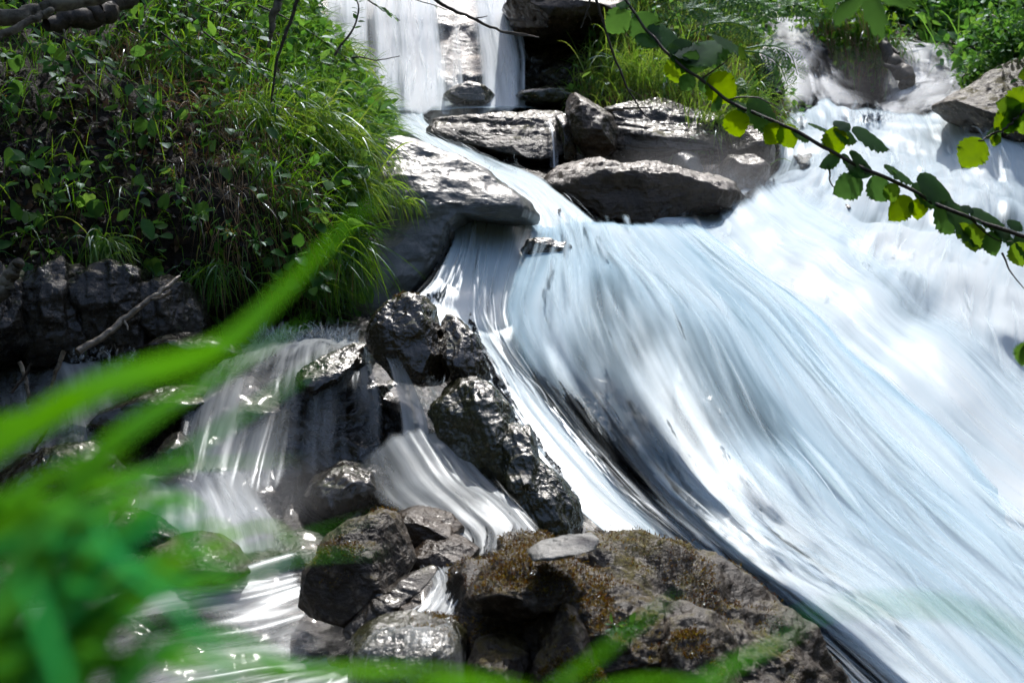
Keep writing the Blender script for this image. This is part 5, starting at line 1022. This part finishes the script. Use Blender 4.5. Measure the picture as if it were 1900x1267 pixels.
# broad lobed leaf at the top
def lobed(x, y, x1, y1, d, width, label):
    a = P(x, y, d); e = P(x1, y1, d - .02); L = np.linalg.norm(e - a); X = unit(e - a); nn = unit(-FW + Z * .5); Y = np.cross(nn, X)
    th = np.linspace(-np.pi, np.pi, 121); lob = [(0, 1., .42), (.95, .92, .36), (-.95, .92, .36), (1.9, .62, .3), (-1.9, .62, .3)]
    r = np.full(121, .30)
    for c_, am, w_ in lob: r = np.maximum(r, am * np.clip(1 - np.abs(th - c_) / w_ * .62, 0, 1) ** .8)
    r *= 1 + .06 * np.sign(np.sin(th * 34)); rings = np.linspace(0, 1, 8)
    V = []; 
    for q in rings:
        rr = r * q; xx = rr * np.cos(th); yy = rr * np.sin(th); zz = -.18 * (xx ** 2 + yy ** 2) + .03 * np.cos(th * 6.6) * q
        V.append(a + (xx * L)[:, None] * X + (yy * L * width)[:, None] * Y + (zz * L)[:, None] * nn)
    root = empty('maple_leaf', a); mesh_obj('blade', np.concatenate(V), grid_faces(8, 121), M['hazel'], root, {'rnd': np.full(8 * 121, .12)})
    V, F = tube([P(x - 10, y - 90, d + .05), P(x - 4, y - 40, d + .02), a], .0015, 6); mesh_obj('stalk', V, F, M['twig'], root); tag(root, label, 'leaf', 'lobed leaves hanging at the top')
lobed(1610, -22, 1640, 66, 2.1, 1.15, 'large lobed maple leaf hanging point down at the top edge')
lobed(1560, -62, 1540, 12, 2.2, 1.3, 'second lobed leaf showing only its edge at the top')

# ---------------------------------------------------------------- near blurred grass
def blade(pts, d, wpx, root, rnd_, mat='blade'):
    d = d * .6; wpx = wpx * .68; rnd_ = rnd_ * .8; pts = np.array(pts, float); dd = np.linspace(d, d + .05, len(pts)); W = P(pts[:, 0], pts[:, 1], dd); C = catmull(W, 40)
    t = np.linspace(0, 1, 40); wd = wpx * d / FPX * np.clip(np.minimum((1 - t) * 2.2, 1), .03, 1) * np.clip(.6 + t * 2, 0, 1)
    T = unit(np.gradient(C, axis=0)); sd = unit(np.cross(T, unit(FW + .35 * Z)[None])); up = np.cross(sd, T)
    V = np.stack([C - sd * wd[:, None] * .5, C + up * wd[:, None] * .12, C + sd * wd[:, None] * .5], 1).reshape(-1, 3)
    mesh_obj('blade', V, grid_faces(40, 3), M[mat], root, {'rnd': np.full(len(V), rnd_)})
r1 = empty('grass_tuft', (-.45, .75, .95)); tag(r1, 'large out of focus tuft of wide grass blades filling the lower left corner', 'grass')
for pts, d, w_, q in [
    ([(-420, 1150), (-200, 960), (-60, 860), (60, 785), (200, 712), (400, 648), (520, 545), (620, 440), (715, 355)], .72, 84, .75),
    ([(-200, 1500), (60, 1050), (170, 860), (290, 765), (420, 690), (580, 590)], .76, 66, .6),
    ([(-300, 900), (-60, 800), (60, 765), (140, 738)], .8, 34, .7),
    ([(-300, 1250), (0, 990), (150, 905), (300, 868), (420, 858), (560, 852)], .85, 24, .6),
    ([(0, 1400), (150, 1140), (300, 1090), (430, 1080), (560, 1035), (720, 1025)], .8, 24, .55),
    ([(0, 1500), (200, 1180), (380, 1060), (520, 1010), (700, 955)], .75, 22, .5),
    ([(-100, 1300), (60, 1010), (250, 900), (420, 790), (570, 690), (640, 640)], .66, 26, .4),
    ([(-400, 1200), (-100, 1000), (100, 880), (240, 800)], .7, 60, .7),
    ([(-300, 1400), (-100, 1120), (60, 980), (200, 940), (330, 950)], .72, 56, .5),
    ([(-200, 1500), (0, 1200), (60, 1010), (180, 880), (260, 830)], .74, 52, .8),
    ([(100, 1500), (220, 1290), (330, 1190), (450, 1190), (620, 1280)], .66, 60, .35),
    ([(-100, 1500), (100, 1290), (250, 1130), (370, 1060), (460, 1050)], .74, 40, .25),
    ([(-260, 1150), (-60, 1040), (100, 1000), (260, 1050), (420, 1130)], .68, 48, .15),
    ([(-160, 1500), (-20, 1250), (40, 1120), (80, 1010), (70, 900)], .7, 60, .7),
    ([(-100, 1600), (80, 1350), (130, 1190), (150, 1060), (230, 960)], .68, 64, .85),
    ([(0, 1600), (150, 1400), (230, 1240), (300, 1150), (420, 1100)], .7, 50, .4),
    ([(-300, 1200), (-60, 1150), (80, 1080), (200, 1110), (290, 1190)], .66, 54, .2),
    ([(-300, 1350), (-60, 1260), (80, 1210), (240, 1220), (420, 1260)], .68, 58, .6),
    ([(-200, 1450), (40, 1300), (260, 1225), (520, 1235), (760, 1265)], .7, 52, .6),
    ([(100, 1480), (300, 1300), (560, 1250), (800, 1245), (1000, 1270)], .72, 46, .9),
    ([(50, 1070), (90, 1180), (120, 1280), (130, 1400)], .45, 40, .1),
    ([(180, 960), (230, 1050), (330, 1130), (420, 1250), (460, 1400)], .6, 28, .05),
    ([(0, 1400), (-10, 1220), (10, 1100), (60, 1000), (140, 930)], .8, 34, 1.),
    ([(-100, 1050), (10, 980), (80, 900), (140, 800), (170, 730)], .74, 22, .8),
    ([(-300, 1060), (-80, 960), (30, 930), (120, 930)], .7, 60, .65),
    ([(-200, 1100), (-60, 1010), (40, 960), (200, 900), (330, 880)], .75, 40, .75),
    ([(-300, 1300), (0, 1140), (120, 1050), (210, 1010)], .65, 70, .5),
    ([(-250, 1400), (0, 1290), (150, 1170), (280, 1090)], .65, 60, .7)]:
    blade(pts, d, w_, r1, q)
for kx in range(38):
    x0 = rg.uniform(-350, 120); y0 = rg.uniform(1280, 1450); x3 = x0 + rg.uniform(60, 420); y3 = rg.uniform(930, 1230); xm = (x0 + x3) / 2 - rg.uniform(10, 70)
    blade([(x0, y0), (xm, (y0 + y3) / 2 - rg.uniform(10, 60)), (x3 - 30, y3 - 15), (x3 + 60, y3 + rg.uniform(-20, 60))], rg.uniform(.62, .95), rg.uniform(18, 52), r1, rg.random())
r2 = empty('grass_tuft', (.03, .75, .95)); tag(r2, 'few blurred grass blades rising at the bottom in front of the mossy boulder', 'grass')
for pts, d, w_, q in [([(900, 1500), (1000, 1310), (1100, 1225), (1180, 1160), (1270, 1095)], .72, 40, .7), ([(1150, 1420), (1240, 1310), (1340, 1245), (1430, 1200), (1500, 1165)], .72, 46, .55),
                      ([(640, 1420), (760, 1290), (900, 1270), (1050, 1300)], .72, 40, .8), ([(980, 1400), (1100, 1290), (1250, 1265), (1400, 1290)], .7, 36, .8)]: blade(pts, d, w_, r2, q)
r3 = empty('grass_tuft', (.35, .6, .8)); tag(r3, 'very blurred arching grass blades in front of the water at lower right', 'grass')
for pts, d, w_, q in [([(2300, 1600), (2050, 1290), (1900, 1185), (1790, 1135), (1690, 1120), (1600, 1122), (1500, 1140), (1400, 1190)], .5, 26, .2)]: blade(pts, d, w_, r3, q)

# ---------------------------------------------------------------- splash crown and spray mist
def splash(x0, x1, yb, d, h, n, label, seed, lean=(0, 0, 1), w=(.002, .006), al=(.15, .5), spread=.3):
    rs = np.random.default_rng(seed); X = rs.uniform(x0, x1, n); yb_ = np.interp(X, [x0, x1], yb) if isinstance(yb, tuple) else yb; c = P(X, yb_ + rs.normal(0, 8, n), d + rs.normal(0, .03, n))
    prof = .35 + .65 * np.abs(noise(np.stack([X * .03, X * 0, X * 0], -1), seed)); ln = rs.uniform(.3, 1, n) * h * prof; K = 9; s = np.linspace(0, 1, K)
    dr = unit(np.array(lean, float) + rs.normal(0, spread, (n, 3))); C = c[:, None] + dr[:, None] * (ln[:, None] * s)[..., None] + np.array([0, 0, -.4]) * (ln[:, None] * s ** 2)[..., None]
    tg = unit(np.gradient(C, axis=1)); sd = unit(np.cross(tg, np.array([0, -1., 0]))); wd = rs.uniform(*w, n)[:, None, None]
    V = np.stack([C - sd * wd, C, C + sd * wd], 2); a = rs.uniform(*al, n)[:, None] * np.sin(np.pi * np.clip(s * .95 + .05, 0, 1)) ; a[:, 0] = al[1]; a[:, -1] = 0; A = np.stack([a * 0, a, a * 0], 2)
    idx = np.arange(n)[:, None, None] * K * 3 + np.arange(K - 1)[None, :, None] * 3 + np.arange(2)[None, None]; F = np.stack([idx, idx + 1, idx + 4, idx + 3], -1).reshape(-1, 4)
    uv = np.stack([np.broadcast_to(X[:, None, None], (n, K, 3)), np.broadcast_to(s[None, :, None], (n, K, 3))], -1).reshape(-1, 2)
    tag(mesh_obj('splash', V.reshape(-1, 3), F, M['splash'], attrs={'a': A.ravel()}, uv=uv), None, None, None, 'structure')
M['splash'] = mat_water('splash_water', thin=(.7, .8, .85), thick=(.92, .93, .93), fu=.5, fv=.5, k=.2, gloss=.03, lo=0, hi=1.0, up=.5)
splash(470, 665, 638, 5.25, .20, 900, '', 31)
splash(1300, 1440, 345, 8.4, .22, 500, '', 32, lean=(-.4, 0, 1), w=(.004, .012), al=(.08, .3))
splash(1600, 1650, 225, 10., .25, 160, '', 33, w=(.004, .012))
splash(840, 960, 410, 6.75, .1, 300, '', 34, w=(.003, .01), al=(.08, .3))
splash(900, 960, 312, 8.0, .12, 40, '', 35)
for k, (xa, ya, xb, yb2, dq) in enumerate([(870, 590, 915, 690, 5.0), (915, 700, 965, 800, 4.8), (980, 800, 1065, 920, 4.65), (1070, 930, 1080, 1000, 4.5), (1130, 1020, 1330, 1062, 4.1), (1330, 1062, 1470, 1165, 4.1), (1470, 1165, 1570, 1270, 4.1), (1000, 395, 1110, 412, 7.9), (1110, 412, 1330, 395, 8.0), (840, 420, 800, 520, 6.2)]):
    splash(min(xa, xb), max(xa, xb), (ya, yb2) if xa < xb else (yb2, ya), dq, .045 + .004 * dq, 420, '', 50 + k, al=(.04, .2), w=(.002, .008), spread=.6)
splash(770, 830, 560, 5.75, .14, 250, '', 37, lean=(.2, 0, 1), al=(.06, .25))
splash(1560, 1760, 222, 10.0, .16, 500, '', 38, w=(.004, .014), al=(.05, .25))
splash(300, 560, 880, 4.2, .10, 500, '', 39, w=(.002, .006), al=(.06, .25))
splash(130, 260, 665, 4.85, .06, 200, '', 36)

def mist(c, r, dens, name='mist'):
    V, F = ico(4); o = mesh_obj(name, np.array(c) + V * np.array(r), F, M['mist%g' % dens] if 'mist%g' % dens in M else mist_mat(dens)); tag(o, 'thin white spray mist hanging over the falls', 'mist', None, 'stuff')
def mist_mat(dens):
    b = NB('spray_mist'); g = b.n('TexCoord').outputs['Generated']
    c = b.n('VectorMath', {0: g, 1: (-.5, -.5, -.5)}, operation='ADD').outputs[0]; r = b.n('VectorMath', {0: c}, operation='LENGTH').outputs['Value']
    f = b.mp(r, .08, .5, 1, 0, True); n = b.mp(b.noise(b.n('NewGeometry').outputs['Position'], 3.5, 3), .3, .7, .25, 1.2)
    v = b.n('VolumePrincipled', {'Color': (.93, .96, 1, 1), 'Density': b.math('MULTIPLY', b.math('MULTIPLY', f, n), dens), 'Anisotropy': .3})
    b.t.links.new(v.outputs[0], b.out.inputs[1]); b.m.cycles.volume_sampling = 'EQUIANGULAR' if False else 'MULTIPLE_IMPORTANCE'; M['mist%g' % dens] = b.m; return b.m
mist(P(1590, 190, 10.8), (1.2, .6, .5), .2)
mist(P(1320, 350, 8.2), (.8, .5, .42), .55)
mist(P(800, 205, 9.8), (.7, .35, .22), .5)
mist(P(420, 920, 4.15), (.5, .25, .16), .9)
